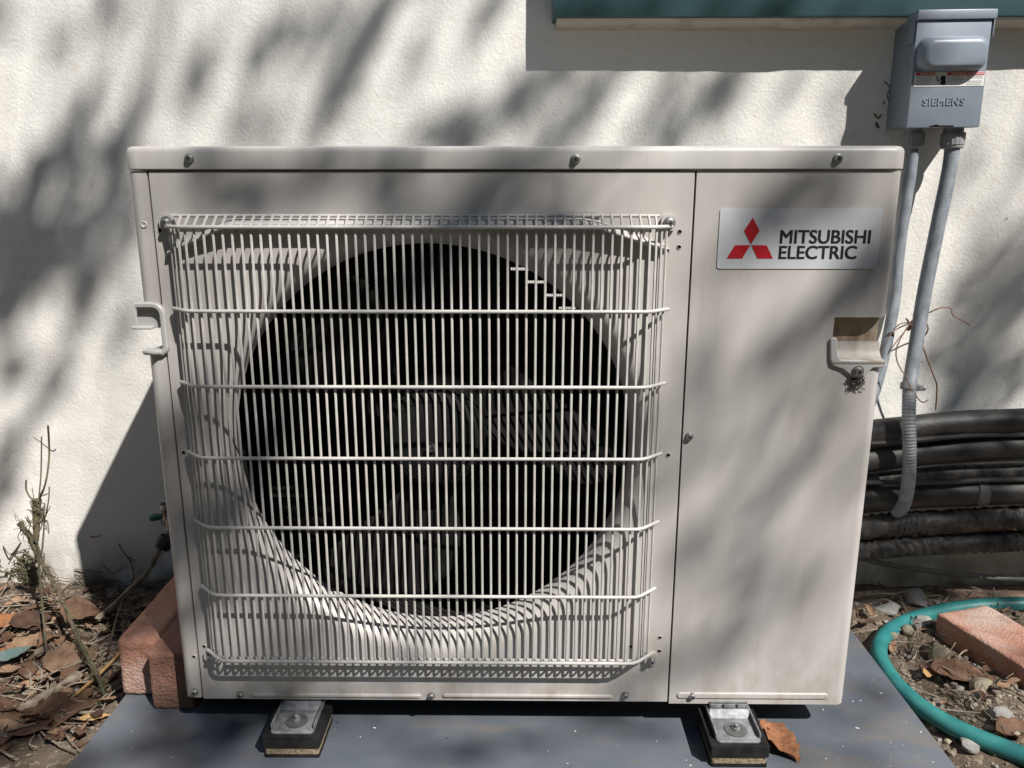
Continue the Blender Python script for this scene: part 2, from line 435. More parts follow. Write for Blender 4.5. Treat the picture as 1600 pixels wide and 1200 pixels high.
add_box(bm, (tl.x, WALL_Y - 0.048, tl.z), (2.2, WALL_Y + 0.01, tl.z + 0.14), 0.003)
obj('window_board', bm, M['teal'], house)
bm = bmesh.new()          # rough stucco ledge below the board
n = 90; rows = []
for i in range(n + 1):
    x = tl.x + 0.006 + (2.2 - tl.x) * i / n
    e = 0.0022 * noise.noise((x * 30, 0, 0)) + 0.0018 * noise.noise((x * 90, 1, 0))
    rows.append([(x, WALL_Y + 0.004, tl.z - 0.0005), (x, WALL_Y - 0.043 + e * 0.5, tl.z - 0.0005), (x, WALL_Y - 0.041 + e, tl.z - 0.0035 + e * 0.5), (x, WALL_Y - 0.034 + e, tl.z - 0.0055 + e), (x, WALL_Y + 0.004, tl.z - 0.010 + e)])
add_stack(bm, rows)
obj('ledge', bm, M['ledge'], house)

bm = bmesh.new()          # cracks and knocked-off spots in the plaster
for pts, r_ in (((((1382, 128), (1390, 138), (1386, 150), (1392, 160))), .0011), (((1392, 134), (1398, 140), (1399, 150)), .0014), (((1366, 178), (1372, 184), (1376, 179)), .0016), (((1367, 196), (1372, 200), (1369, 192)), .0020), (((1380, 162), (1383, 158)), .0014), (((1568, 345), (1572, 341), (1575, 344)), .0011),
                (((140, 838), (150, 839), (156, 836)), .0008), (((200, 870), (212, 876)), .0013)):
    add_tube(bm, smooth_path([atY(x + random.uniform(-1, 1), y + random.uniform(-1, 1), WALL_Y + 0.0003) for x, y in pts], 4), r_, 5)
obj('plaster_crack', bm, M['vine'], house)['kind'] = 'stuff'

# ------------------------------------------------------------------ plinth board
pl = bmesh.new()
add_box(pl, (-0.532, -0.40, GROUND - 0.012), (0.531, 0.385, PADZ), 0.004, 2)
po = obj('equipment_base', pl, M['plinth'])
tag(po, 'flat dark grey base slab under the outdoor unit, speckled with dust', 'base slab')

# ------------------------------------------------------------------ outdoor unit
U = thing('outdoor_unit', (0, 0.14, 0), 'large ivory metal heat pump outdoor unit with wire fan guard on grey base', 'heat pump')
BACK = 0.285
HX = 0.416
TOPZ = 0.6470
# lid
bm = bmesh.new()
loops = []
def lidloop(ins, z, up=0.0):
    return [(x, y, z) for x, y in rrect(0, (BACK - 0.0030) / 2, 0.4178 - ins, (BACK + 0.0030) / 2 - ins, max(0.016 - ins, 0.002), 8)]
for ins, z in ((0.0012, 0.6482), (0.0, 0.6492), (0.0, 0.6662), (0.0008, 0.6690), (0.0025, 0.6712), (0.0055, 0.6724), (0.010, 0.6727)):
    loops.append(lidloop(ins, z))
add_stack(bm, loops)
lid = obj('lid', bm, M['ivory_lid'], U, 50)

def arc_profile(side, r=0.011, x_in=None, n=8):
    """plan outline from the inner joint, round the corner, back along the side"""
    s = side; p = [(x_in, 0.012), (x_in, 0.0)] + ([(RXH, 0.0)] if s > 0 else [])
    cx = s * (HX - r); p.append((cx - s * 0.0012, 0.0))
    for k in range(n + 1):
        a = R(90 * k / n)
        p.append((cx + s * r * math.sin(a), r - r * math.cos(a)))
    p += [(s * HX, r + 0.0012), (s * HX, BACK)]; return p
def panel_sheet(bm, prof, z0, z1, fold_bottom=False):
    a = [bm.verts.new((x, y, z0)) for x, y in prof]; b = [bm.verts.new((x, y, z1)) for x, y in prof]
    for i in range(len(prof) - 1): bm.faces.new((a[i], a[i + 1], b[i + 1], b[i]))
def solid(o, t=0.0012, off=-1):
    q = o.modifiers.new('thickness', 'SOLIDIFY'); q.thickness = t; q.offset = off
# left corner panel with its hand-hole
RZ0, RZ1, RXH = 0.4405, 0.4900, 0.3565
LZ0, LZ1 = 0.4490, 0.5010
bm = bmesh.new()
pf = arc_profile(-1, x_in=-0.3942)
panel_sheet(bm, pf, 0.004, LZ0); panel_sheet(bm, pf, LZ1, TOPZ)
panel_sheet(bm, [(-HX, 0.075), (-HX, BACK)], LZ0, LZ1)
cp = obj('corner_panel', bm, M['ivory'], U, 30)

# front panel with the flared fan opening
FX, FZ, R1, R0 = -0.0980, 0.332, 0.2630, 0.2370
X0, X1, Z0, Z1 = -0.3925, 0.1938, 0.0015, TOPZ
bm = bmesh.new()
angs = sorted(set([round(2 * math.pi * k / 120, 6) for k in range(120)] + [round(math.atan2(z - FZ, x - FX) % (2 * math.pi), 6) for x in (X0, X1) for z in (Z0, Z1)]))
def rect_pt(a):
    c, s = math.cos(a), math.sin(a); t = 1e9
    if c > 1e-9: t = min(t, (X1 - FX) / c)
    if c < -1e-9: t = min(t, (X0 - FX) / c)
    if s > 1e-9: t = min(t, (Z1 - FZ) / s)
    if s < -1e-9: t = min(t, (Z0 - FZ) / s)
    return FX + c * t, FZ + s * t
rings = []
rings.append([(*rect_pt(a), 0.012) for a in angs])
rings.append([(*rect_pt(a), 0.0015) for a in angs])
for kk in (0.9965, 0.993): rings.append([(FX + (rect_pt(a)[0] - FX) * kk, FZ + (rect_pt(a)[1] - FZ) * kk, 0.0) for a in angs])
prof = [(R1 + 0.0015, 0.0), (R1, 0.0)]
for k in range(1, 9):
    t = R(90 * k / 8); prof.append((R1 - (R1 - R0) * math.sin(t), 0.030 * (1 - math.cos(t))))
prof += [(R0, 0.042), (R0 + 0.003, 0.044), (R0 + 0.006, 0.040)]
for r, y in prof: rings.append([(FX + r * math.cos(a), FZ + r * math.sin(a), y) for a in angs])
vr = [[bm.verts.new((x, y, z)) for x, z, y in rg_] for rg_ in rings]
for a, b in zip(vr, vr[1:]):
    for k in range(len(angs)):
        bm.faces.new((a[k], a[(k + 1) % len(angs)], b[(k + 1) % len(angs)], b[k]))
bmesh.ops.recalc_face_normals(bm, faces=bm.faces)
fp = obj('front_panel', bm, M['ivory'], U, 28)

# rain brow over the opening, with its two tabs
bm = bmesh.new()
brow = [(-0.382, 0.560, 0.001), (-0.376, 0.566, 0.010), (-0.312, 0.5965, 0.017), (-0.300, 0.5990, 0.017), (0.075, 0.5990, 0.017), (0.088, 0.5965, 0.017), (0.163, 0.571, 0.010), (0.170, 0.565, 0.001)]
loops = []
for x, z, d in brow:
    loops.append([(x, 0.0008, z), (x, -d * 0.9, z - 0.0062 * d / 0.017), (x, -d, z - 0.0075 * d / 0.017), (x, -d, z - 0.0088 * d / 0.017), (x, -d * 0.92, z - 0.0095 * d / 0.017), (x, 0.0008, z - 0.0092)])
add_stack(bm, loops)
obj('rain_brow', bm, M['ivory_lid'], U, 25)
for xa, xb in ((-0.302, -0.262), (0.054, 0.094)):
    bm = bmesh.new()
    add_stack(bm, [[(x, y, z) for x, z in ((xa, 0.5985), (xb, 0.5985), (xb - 0.003, 0.6055), (xa + 0.003, 0.6055))] for y in (0.0004, -0.0022)])
    obj('tab', bm, M['ivory_lid'], U)

# service panel on the right with the hand-hole
bm = bmesh.new()
pf = arc_profile(1, x_in=0.1958)
panel_sheet(bm, pf, 0.0, RZ0); panel_sheet(bm, pf, RZ1, TOPZ)
panel_sheet(bm, [(0.1958, 0.012), (0.1958, 0.0), (RXH, 0.0)], RZ0, RZ1)
panel_sheet(bm, [(HX, 0.075), (HX, BACK)], RZ0, RZ1)
bmesh.ops.remove_doubles(bm, verts=bm.verts, dist=1e-5)
sp = obj('service_panel', bm, M['ivory'], U, 30, fix=True)
# recess behind the right hand-hole
bm = bmesh.new()
add_box(bm, (RXH - 0.002, 0.0165, RZ0 - 0.004), (0.4135, 0.0178, RZ1 + 0.004))
add_box(bm, (RXH - 0.0022, 0.0016, RZ0 - 0.004), (RXH - 0.0006, 0.0165, RZ1 + 0.004))
add_box(bm, (RXH - 0.0006, 0.0016, RZ1 + 0.0004), (0.4125, 0.0165, RZ1 + 0.0016))
obj('handle_recess', bm, M['dirty_recess'], U)
hr = bmesh.new()
add_prism_y(hr, [(p.x, p.z) for p in (atY(x, y, -0.003) for x, y in ((1297, 531), (1300, 528), (1308, 528), (1309, 556), (1314, 562), (1383, 565), (1386, 569), (1383, 574), (1364, 575), (1349, 589), (1341, 593), (1333, 590), (1317, 577), (1302, 572), (1297, 562)))], -0.0035, 0.0012)
handle = obj('handle', hr, M['white_plastic'], U)
bv = handle.modifiers.new('round', 'BEVEL'); bv.width = 0.0012; bv.segments = 2
bm = bmesh.new()          # scoop of the handle
sc_prof = [(0.0162, 0.4600), (0.0156, 0.4590), (0.0142, 0.4510), (0.0110, 0.4460), (0.0070, 0.4425), (-0.0042, 0.4408), (-0.0042, 0.4385), (0.0040, 0.4385), (0.0160, 0.4390)]
add_stack(bm, [[(x, y, z) for y, z in sc_prof] for x in (RXH + 0.001, RXH + 0.006, 0.405, 0.4165)])
obj('scoop', bm, M['scoop'], handle)
# hand grip on the left corner
def ring_path(pts, Y): return [atY(x, y, Y) for x, y in pts]
bm = bmesh.new()
path = smooth_path(ring_path([(212, 477), (238, 477), (249, 482), (254, 494), (258, 530), (259, 545), (252, 552)], -0.003), 5)
rings = []
for i, p in enumerate(path):
    t = (path[min(i + 1, len(path) - 1)] - path[max(i - 1, 0)]).normalized()
    u = Vector((0, 1, 0)); s_ = t.cross(u).normalized()
    rings.append([p + s_ * a * 0.0032 + u * b for a, b in ((-1, 0.005), (-1, -0.001), (-0.5, -0.0025), (0.5, -0.0025), (1, -0.001), (1, 0.005))])
add_stack(bm, rings)
lh = obj('handle', bm, M['white_plastic'], U, 40)
bm = bmesh.new()          # plate of the grip
q = [atY(x, y, 0.003) for x, y in ((213, 480), (249, 481), (253, 511), (246, 513), (216, 512))]
add_stack(bm, [[(p.x, 0.003, p.z) for p in q], [(p.x, 0.0055, p.z) for p in q]])
obj('grip_plate', bm, M['white_plastic'], lh)
bm = bmesh.new()          # small upper shelf and the lower thumb shelf
p0 = atY(208, 511, 0.0); p1 = atY(240, 512, 0.0)
add_box(bm, (p0.x, -0.006, p0.z - 0.002), (p1.x, 0.02, p0.z + 0.0012), 0.0012)
obj('shelf', bm, M['white_plastic'], lh)
bm = bmesh.new()
q = [(221, 551), (224, 553), (248, 553), (258, 549), (256, 546)]
zb = atY(230, 551, -0.006).z
xa, xb = atY(221, 551, -0.006).x, atY(257, 549, -0.004).x
out = [(xa, -0.004), (xa + 0.003, -0.008), (xb - 0.008, -0.009), (xb, -0.004), (xb, 0.02), (xb - 0.006, 0.034), (xa + 0.008, 0.014)]
cx = sum(p[0] for p in out) / len(out); cy = sum(p[1] for p in out) / len(out)
add_stack(bm, [[(cx + (x - cx) * k, cy + (y - cy) * k, z) for x, y in out] for k, z in ((0.86, zb - 0.0028), (0.97, zb - 0.0015), (1.0, zb + 0.001), (0.96, zb + 0.0025))])
obj('thumb_shelf', bm, M['white_plastic'], lh, 50)

# inside of the cabinet
bm = bmesh.new()
IY0, IY1 = 0.080, 0.262
for lo, hi in (((-0.388, 0.020, 0.006), (-0.386, IY1, 0.642)), ((0.186, 0.020, 0.006), (0.188, IY1, 0.642)), ((-0.386, 0.020, 0.640), (0.186, IY1, 0.642)), ((-0.386, 0.020, 0.006), (0.186, IY1, 0.008)),
               ((0.188, 0.040, 0.006), (0.35, 0.042, 0.64)), ((0.35, 0.042, 0.006), (0.352, IY1, 0.64))):
    add_box(bm, lo, hi)
obj('light_block_liner', bm, M['black_inner'], U)  # near-black sheets added to keep light out and the inside dark
bm = bmesh.new()
add_box(bm, (-0.414, 0.004, 0.0035), (0.414, BACK - 0.004, 0.0055))
obj('base_pan', bm, M['zinc_dull'], U)
bm = bmesh.new()          # rear coil: solid core with the open slits where daylight comes through
CY0, CY1 = 0.262, 0.274
slits = [(-0.0060, 0.0230, 0.5190), (0.0185, 0.0455, 0.5003), (0.0430, 0.0715, 0.4812), (0.0640, 0.0890, 0.4625)]
rows = []
zlist = [0.006]
for a, b, z in sorted(slits, key=lambda s: s[2]): zlist += [z - 0.0024, z + 0.0024]
zlist.append(0.642)
for k in range(0, len(zlist), 2): add_box(bm, (-0.388, CY0, zlist[k]), (0.188, CY1, zlist[k + 1]))
for a, b, z in slits:
    add_box(bm, (-0.388, CY0 + 0.001, z - 0.0025), (a, CY1 - 0.001, z + 0.0025)); add_box(bm, (b, CY0 + 0.001, z - 0.0025), (0.188, CY1 - 0.001, z + 0.0025))
    x = a + 0.002
    while x < b: add_box(bm, (x, CY0 + 0.002, z - 0.0025), (x + 0.0007, CY0 + 0.004, z + 0.0025)); x += 0.0024
k = 0
z = 0.016
while z < 0.635:          # tube rows standing proud of the core
    if not any(abs(z - s[2]) < 0.007 for s in slits): add_box(bm, (-0.384, CY0 - 0.006, z), (0.184, CY0 + 0.0005, z + 0.006))
    z += 0.0187
obj('coil', bm, M['coil'], U)

# fan
fan = bmesh.new()
add_lathe(fan, (FX, -0.017, FZ + 0.002), [(0.0, 0.045), (0.020, 0.045), (0.046, 0.047), (0.056, 0.052), (0.063, 0.062), (0.066, 0.085), (0.066, 0.150), (0.0, 0.150)], 'Y', 40)
hub = obj('fan_hub', fan, M['hub'], U, 30)
bm = bmesh.new()
for r_ in (0.0505, 0.0555, 0.0600):
    pts = [(FX + r_ * math.cos(a), 0.0325 + (r_ - 0.0505) * 0.95 - 0.0016, FZ + 0.002 + r_ * math.sin(a)) for a in (2 * math.pi * k / 48 for k in range(49))]
    add_tube(bm, pts, 0.0007, 5, False)
obj('hub_ring', bm, M['fan'], hub)
def blade(phi0):
    NR, NA = 14, 12; vs = []
    for j in range(NR + 1):
        t = j / NR; r = 0.060 + t * 0.170
        hw_ = (0.36 + 0.10 * math.sin(math.pi * t)) * (1 - 0.42 * max(0, (t - 0.72) / 0.28) ** 2)
        mid = phi0 - 0.05 - 0.28 * t
        for i in range(NA + 1):
            a = -1 + 2 * i / NA
            arc = a * hw_ * r
            y = 0.062 + 0.40 * arc + 0.012 * (1 - a * a) - 0.016 * t
            ph = mid + a * hw_
            vs.append((FX + r * math.cos(ph), y, FZ + r * math.sin(ph)))
    fs = [(j * (NA + 1) + i, j * (NA + 1) + i + 1, (j + 1) * (NA + 1) + i + 1, (j + 1) * (NA + 1) + i) for j in range(NR) for i in range(NA)]
    o = pyobj('fan_blade', vs, fs, M['fan'], U); solid(o, 0.003, 0); return o
for p in (25, 147, 266): blade(R(p))

# screws -------------------------------------------------------------
def make_screw(p, r=0.0052, name='screw', washer=False, parent=U, tall=0.0045):
    bm = bmesh.new()
    base_h = 0.0
    if washer:
        add_lathe(bm, p, [(0.0, -0.0002), (r * 1.5, -0.0002), (r * 1.5, -0.0014), (r * 1.1, -0.0018), (0, -0.0018)], 'Y', 24, 0); base_h = -0.0016
    add_lathe(bm, p, [(0.0, base_h), (r * 1.12, base_h), (r * 1.12, base_h - 0.0009), (r * 0.86, base_h - 0.0013), (r * 0.84, base_h - tall * 0.8), (r * 0.68, base_h - tall), (0, base_h - tall - 0.0002)], 'Y', 12, 0)
    y = p[1] + base_h - tall
    ang = random.uniform(0, 1.5)
    for a in (ang, ang + math.pi / 2):
        rot = Matrix.Rotation(a, 3, 'Y')
        add_box(bm, (p[0] - r * 0.48, y - 0.0005, p[2] - r * 0.11), (p[0] + r * 0.48, y + 0.0003, p[2] + r * 0.11), 0, 1, 1, rot, Vector(p))
    return obj(name, bm, [M['screw'], M['screw_dark']], parent, 40)
for x, y in ((296, 247), (899, 248), (1309, 247)):
    p = atY(x, y + 1, -0.003); make_screw((p.x, -0.0029, p.z), 0.0048)
for x, y in ((1077, 682), (376, 1085), (674, 1087), (977, 1086), (305, 1080), (1081, 1087)):
    p = atY(x, y, -0.0003); make_screw((p.x, -0.0003, p.z), 0.0044)
p = atY(1341, 580, -0.0045); make_screw((p.x, -0.0035, p.z), 0.0044, washer=True)
p = atY(676, 693, 0.040); make_screw((p.x, 0.0282, p.z), 0.0058, 'hub_nut', parent=hub, tall=0.009)
# small punched holes: a near-black disc painted for the bore's shade, with a turned edge
for x, y in ((1062, 362), (1061, 386), (1044, 711), (1031, 996), (1030, 1017), (250, 360), (287, 707), (319, 1010), (303, 1026), (362, 1006), (986, 1010)):
    p = atY(x, y, 0.0)
    bm = bmesh.new()
    add_lathe(bm, (p.x, 0, p.z), [(0.0, -0.0004), (0.0021, -0.0004)], 'Y', 14, 1)
    add_lathe(bm, (p.x, 0, p.z), [(0.0021, -0.0004), (0.0024, -0.0009), (0.0029, 0.0002)], 'Y', 14, 0)
    obj('screw_hole', bm, [M['ivory'], M['hole']], U, 30)
p = atY(225, 351, 0)
bm = bmesh.new(); add_lathe(bm, (p.x, 0, p.z), [(0.0, -0.0002), (0.002, -0.0004), (0.0030, -0.0012), (0.0040, -0.0002)], 'Y', 18)
obj('dimple', bm, M['ivory'], U, 50)
# pressed ribs along the bottom
def rib(xa, xb, y, hgt, proud, name='pressed_rib'):
    a, b = atY(xa, y, 0), atY(xb, y, 0); zc = (a.z + b.z) / 2
    bm = bmesh.new()
    def lp(k, yy): return [(x, yy, z) for x, z in rrect((a.x + b.x) / 2, zc, (b.x - a.x) / 2 - k, hgt - k, max(hgt - k - 0.0001, 0.0003), 6)]
    add_stack(bm, [lp(0, 0.0006), lp(0.0003, -proud * 0.5), lp(hgt * 0.35, -proud), lp(hgt * 0.6, -proud * 1.02)], False, True)
    obj(name, bm, M['ivory'], U, 60)
rib(394, 658, 1086, 0.0024, 0.0022); rib(692, 957, 1087, 0.0024, 0.0022); rib(1057, 1294, 1087, 0.0045, 0.0016)

# name badge
zz = -0.0009
q = [atY(x, y, 0) for x, y in ((1126, 326), (1379, 325), (1370, 420), (1119, 420))]
bx0, bx1 = (q[0].x + q[3].x) / 2, (q[1].x + q[2].x) / 2; bz0, bz1 = (q[2].z + q[3].z) / 2, (q[0].z + q[1].z) / 2
bm = bmesh.new()
add_stack(bm, [[(x, y, z) for x, z in rrect((bx0 + bx1) / 2, (bz0 + bz1) / 2, (bx1 - bx0) / 2, (bz1 - bz0) / 2, 0.003, 4)] for y in (0.0004, zz)])
badge = obj('name_badge', bm, M['name_white'], U)
def px_poly(name, pts, Y, m_, parent, th=0.0005):
    bm = bmesh.new(); w3 = [atY(x, y, Y) for x, y in pts]
    add_stack(bm, [[(p.x, Y + th, p.z) for p in w3], [(p.x, Y, p.z) for p in w3]])
    return obj(name, bm, m_, parent)
# three red rhombi meeting in one point
def E_(x, y): return (1100 + x / 5.333, 310 + y / 5.333)
for pts in (((408, 160), (464, 270), (392, 382), (334, 270)), ((258, 390), (386, 390), (318, 500), (190, 500)), ((396, 390), (522, 390), (574, 500), (446, 500))):
    px_poly('emblem', [E_(*p) for p in pts], zz - 0.0004, M['red'], badge)
for s, x0_, y0_, x1_, h_ in (('MITSUBISHI', 629, 373, 1383, 111), ('ELECTRIC', 619, 502, 1268, 108)):
    a = atY(*E_(x0_, y0_), zz); b = atY(*E_(x1_, y0_), zz); t = atY(*E_(x0_, y0_ - h_), zz)
    text_obj('lettering', s, (t.z - a.z) / 0.70, (a.x, zz - 0.0002, a.z), (1, 0, 0), (0, 0, 1), M['ink'], badge, 0.0001, 0.00042, 1.0, width=b.x - a.x)

# dirt hanging below the handle bolt
bm = bmesh.new()
c0 = atY(1339, 597, -0.002)
for k in range(26):
    x = c0.x + random.uniform(-0.007, 0.008); z = c0.z + random.uniform(-0.006, 0.007)
    pts = [(x + random.uniform(-0.005, 0.005), -0.002 - random.random() * 0.003, z + random.uniform(-0.005, 0.005)) for _ in range(4)]
    add_tube(bm, smooth_path(pts, 4), 0.00035, 4)
o = obj('insect_debris', bm, M['nest']); tag(o, 'dark tuft of insect debris hanging below the right handle bolt', 'debris')

# ------------------------------------------------------------------ wire guard of the fan
def guard_path(z, yf=-0.0300, ye=-0.007):
    return [(-0.3765, ye, z), (-0.3570, yf + 0.0045, z), (-0.3500, yf + 0.0008, z), (-0.340, yf, z), (0.134, yf, z), (0.144, yf + 0.0008, z), (0.151, yf + 0.0045, z), (0.1705, ye, z)]
WZ = [0.5890, 0.4999, 0.4162, 0.3332, 0.2487, 0.1628, 0.0756]
guard = thing('fan_guard', (FX, -0.03, 0.07), 'ivory coated wire guard bolted over the fan opening of the unit', 'fan guard')
for z in WZ:
    bm = bmesh.new(); pts = [(x, y, z - 0.0022 * (1 - (y + 0.03) / -0.03) * 0 ) for x, y, _ in guard_path(z)]
    add_tube(bm, pts, 0.0021, 8)
    obj('cross_wire', bm, M['wire'], guard, 50)
for z, y, xa, xb in ((0.6002, -0.0098, -0.3646, 0.1561), (0.0698, -0.0150, -0.350, 0.146)):
    bm = bmesh.new(); add_tube(bm, [(xa, y, z), (xb, y, z)], 0.0018, 8); obj('cross_wire', bm, M['wire'], guard, 50)
def depth_at(x):
    P_ = guard_path(0, -0.0262, -0.0035)
    for a, b in zip(P_, P_[1:]):
        if a[0] <= x <= b[0]: return a[1] + (b[1] - a[1]) * (x - a[0]) / (b[0] - a[0])
    return -0.005
xs = [-0.3380 + 0.01006 * k for k in range(48)]
xs = [-0.3710, -0.3645, -0.3570, -0.3480] + xs + [xs[-1] + d for d in (0.0095, 0.0170, 0.0235, 0.0295)]
shared = {}
for x in xs:
    y = depth_at(x)
    top = 0.6012 if -0.3640 < x < 0.1555 else 0.5905
    key = (round(y, 4), top)
    if key not in shared:
        bm = bmesh.new()
        pts = [(0, min(y + 0.0110, -0.004), 0.0688), (0, y + 0.0040, 0.0718), (0, y + 0.0006, 0.0752), (0, y, 0.0785), (0, y, 0.5860)]
        if top > 0.6: pts += [(0, y + 0.0012, 0.5905), (0, min(y + 0.0155, -0.0095), 0.6012)]
        else: pts += [(0, y, top)]
        add_tube(bm, pts, 0.00148, 6)
        o = obj('upright_wire', bm, M['wire'], guard, 50); shared[key] = o.data
    else:
        o = bpy.data.objects.new('upright_wire', shared[key]); COL.objects.link(o); place(o, guard)
    o.location = Vector(o.location) + Vector((x, 0, 0))
for x, y, wsh in ((260, 347, 1), (1046, 348, 1), (329, 1027, 0), (1018, 1032, 0)):
    p = atY(x, y, -0.006)
    make_screw((p.x, -0.0055, p.z), 0.0042, 'bolt', washer=bool(wsh), parent=guard, tall=0.006)
    bm = bmesh.new()
    s = 1 if x > 600 else -1
    add_stack(bm, [[(p.x + a, yy, p.z + b) for a, b in rrect(0, 0.0 if wsh else 0.001, 0.0085, 0.0085, 0.006, 5)] for yy in (0.0005, -0.0035, -0.0052)])
    obj('mounting_lug', bm, M['ivory_lid'], guard, 40)

# ------------------------------------------------------------------ feet and isolation pads
def foot(xc, yfront, lbl, side):
    zt = -0.0105
    bm = bmesh.new()
    hw_ = 0.0262
    # plate with turned-up sides, step and three tongues up to the cabinet
    for xx in (-1, 1):
        add_box(bm, (xc + xx * hw_ - 0.001, yfront + 0.006, zt), (xc + xx * hw_ + 0.001, 0.25, zt + 0.0065), 0.0006)
    add_stack(bm, [[(x, y, z) for x, y in rrect(xc, (yfront + 0.25) / 2, hw_ - k, (0.25 - yfront) / 2 - k, 0.005, 4)] for k, z in ((0.0, zt - 0.002), (0, zt - 0.0006), (0.0008, zt))])
    ys = yfront + 0.043
    add_stack(bm, [[(xc - hw_ + 0.001, ys, zt), (xc - hw_ + 0.002, ys + 0.007, zt + 0.0080), (xc - hw_ + 0.002, 0.25, zt + 0.0080), (xc - hw_ + 0.001, 0.25, zt)],
                   [(xc + hw_ - 0.001, ys, zt), (xc + hw_ - 0.002, ys + 0.007, zt + 0.0080), (xc + hw_ - 0.002, 0.25, zt + 0.0080), (xc + hw_ - 0.001, 0.25, zt)]])
    for a, b in ((-0.0235, -0.0095), (-0.0065, 0.0075), (0.0105, 0.0235)):
        add_box(bm, (xc + a, ys + 0.0075, zt + 0.0075), (xc + b, ys + 0.0095, 0.0034), 0.0005)
    add_box(bm, (xc - 0.0235, ys + 0.012, zt + 0.0075), (xc + 0.0235, 0.25, 0.0034))
    f = obj('foot', bm, M['zinc'], U, 40)
    bm = bmesh.new()
    c = (xc + 0.001, yfront + 0.021, zt)
    add_lathe(bm, c, [(0.0135, 0.0), (0.0135, 0.0014), (0.004, 0.0018)], 'Z', 28)
    obj('washer', bm, M['zinc_dull'], f)
    bm = bmesh.new()
    add_lathe(bm, c, [(0.0048, 0.0016), (0.0048, 0.0038), (0.0030, 0.0042), (0.0030, 0.0085), (0.0022, 0.0092), (0, 0.0093)], 'Z', 12)
    obj('anchor_bolt', bm, M['zinc'], f, 40)
    pad = thing('isolation_pad', (xc, yfront + 0.02, PADZ), lbl, 'rubber pad', 'isolation pads under the feet')
    z1 = zt - 0.0022; H = z1 - PADZ
    pw, py0, py1 = 0.0335, yfront - 0.0045, yfront + 0.066
    for nm, a, b, ins, mt in (('rubber_layer', 0.0, 0.14, 0.0, 'rubber'), ('cork_layer', 0.14, 0.50, 0.0012, 'cork'), ('rubber_layer', 0.50, 1.0, -0.0012, 'rubber')):
        bm = bmesh.new()
        za, zb_ = PADZ + H * a, PADZ + H * b
        if a > 0.5:      # ribbed top layer
            zm = (za + zb_) / 2
            add_stack(bm, [[(x, y, z) for x, y in rrect(xc, (py0 + py1) / 2, pw - ins - k, (py1 - py0) / 2 - ins - k, 0.0025, 3)] for k, z in ((0, za), (0, zm - 0.0012), (0.0022, zm - 0.0006), (0.0022, zm + 0.0006), (0, zm + 0.0012), (0, zb_))])
        else:
            add_stack(bm, [[(x, y, z) for x, y in rrect(xc, (py0 + py1) / 2, pw - ins, (py1 - py0) / 2 - ins, 0.002, 3)] for z in (za, zb_)])
        obj(nm, bm, M[mt], pad, 30)
foot(-0.2680, -0.0465, 'layered rubber and cork pad under the left foot of the unit', -1)
foot(0.2700, -0.0570, 'layered rubber and cork pad under the right foot, beside a brown leaf', 1)

# ------------------------------------------------------------------ disconnect switch box
BFY = 0.378
bt = [atY(x, y, BFY) for x, y in ((1431, 15), (1554, 15), (1538, 199), (1419, 199))]
bc = sum(bt, Vector()) / 4
bxd = ((bt[1] - bt[0]) + (bt[2] - bt[3])).normalized(); bzd = Vector((0, 1, 0)).cross(bxd) * -1
bzd = Vector((bt[0] + bt[1] - bt[2] - bt[3])).normalized(); bzd = Vector((-0.012, 0, 1)).normalized(); bxd = Vector((bzd.z, 0, -bzd.x))
bw = ((bt[1] - bt[0]).length + (bt[2] - bt[3]).length) / 4; bh = ((bt[0] - bt[3]).length + (bt[1] - bt[2]).length) / 4
def BX(u, v, d): return bc + bxd * u + bzd * v + Vector((0, -1, 0)) * d      # d = towards the camera from the cover face
box = thing('switch_box', tuple(bc + Vector((0, WALL_Y - BFY, 0))), 'grey metal electrical disconnect box on the wall with red and white warning label', 'electrical box')
def bbox(bm, u0, u1, v0, v1, d0, d1, bev=0.0, seg=2):
    vs = add_box(bm, (u0, -d1, v0), (u1, -d0, v1), bev, seg)
    for q in vs:
        if q.is_valid: q.co = bc + bxd * q.co.x + bzd * q.co.z + Vector((0, q.co.y, 0))
dep = WALL_Y - BFY
bm = bmesh.new(); bbox(bm, -bw + 0.002, bw - 0.002, -bh + 0.003, bh - 0.002, -dep - 0.004, -0.004, 0.002); obj('box_body', bm, M['box_grey'], box, 40)
bm = bmesh.new(); bbox(bm, -bw + 0.001, bw - 0.004, -bh, bh - 0.014, -0.016, 0.0, 0.0015); cover = obj('cover', bm, M['box_grey'], box, 40)
bm = bmesh.new(); bbox(bm, -bw - 0.0005, bw + 0.001, bh - 0.0135, bh, -dep + 0.008, 0.0035, 0.0018)
bbox(bm, -bw - 0.0012, -bw + 0.0006, bh - 0.044, bh - 0.010, -0.020, -0.003, 0.0005)
bbox(bm, bw - 0.001, bw + 0.0008, bh - 0.036, bh - 0.010, -0.020, -0.001, 0.0005); obj('hood', bm, M['box_grey'], box, 40)
bm = bmesh.new()      # raised handle dome of the cover
loops = []
for k in range(7):
    t = k / 6; ins = 0.012 * (1 - math.cos(t * math.pi / 2)); dpt = 0.019 * math.sin(t * math.pi / 2)
    cxx, czz, hx_, hz_ = -0.002, 0.0215 - 0.002 * t, 0.0505, 0.0245
    loops.append([BX(x, z, dpt - 0.0005) for x, z in rrect(cxx, czz, hx_ - ins, hz_ - ins * 0.85, max(0.016 - ins * 0.5, 0.002), 7)])
add_stack(bm, loops, False, True); obj('handle_dome', bm, M['box_grey'], cover, 60)
bm = bmesh.new(); bbox(bm, -0.022, 0.014, -bh + 0.001, -bh + 0.0028, -0.001, 0.0004); bbox(bm, -0.016, -0.009, -bh + 0.0026, -bh + 0.0042, -0.001, 0.0004)
obj('latch_slot', bm, M['hole'], cover)
lv0, lv1 = -0.0235, -0.0035      # label
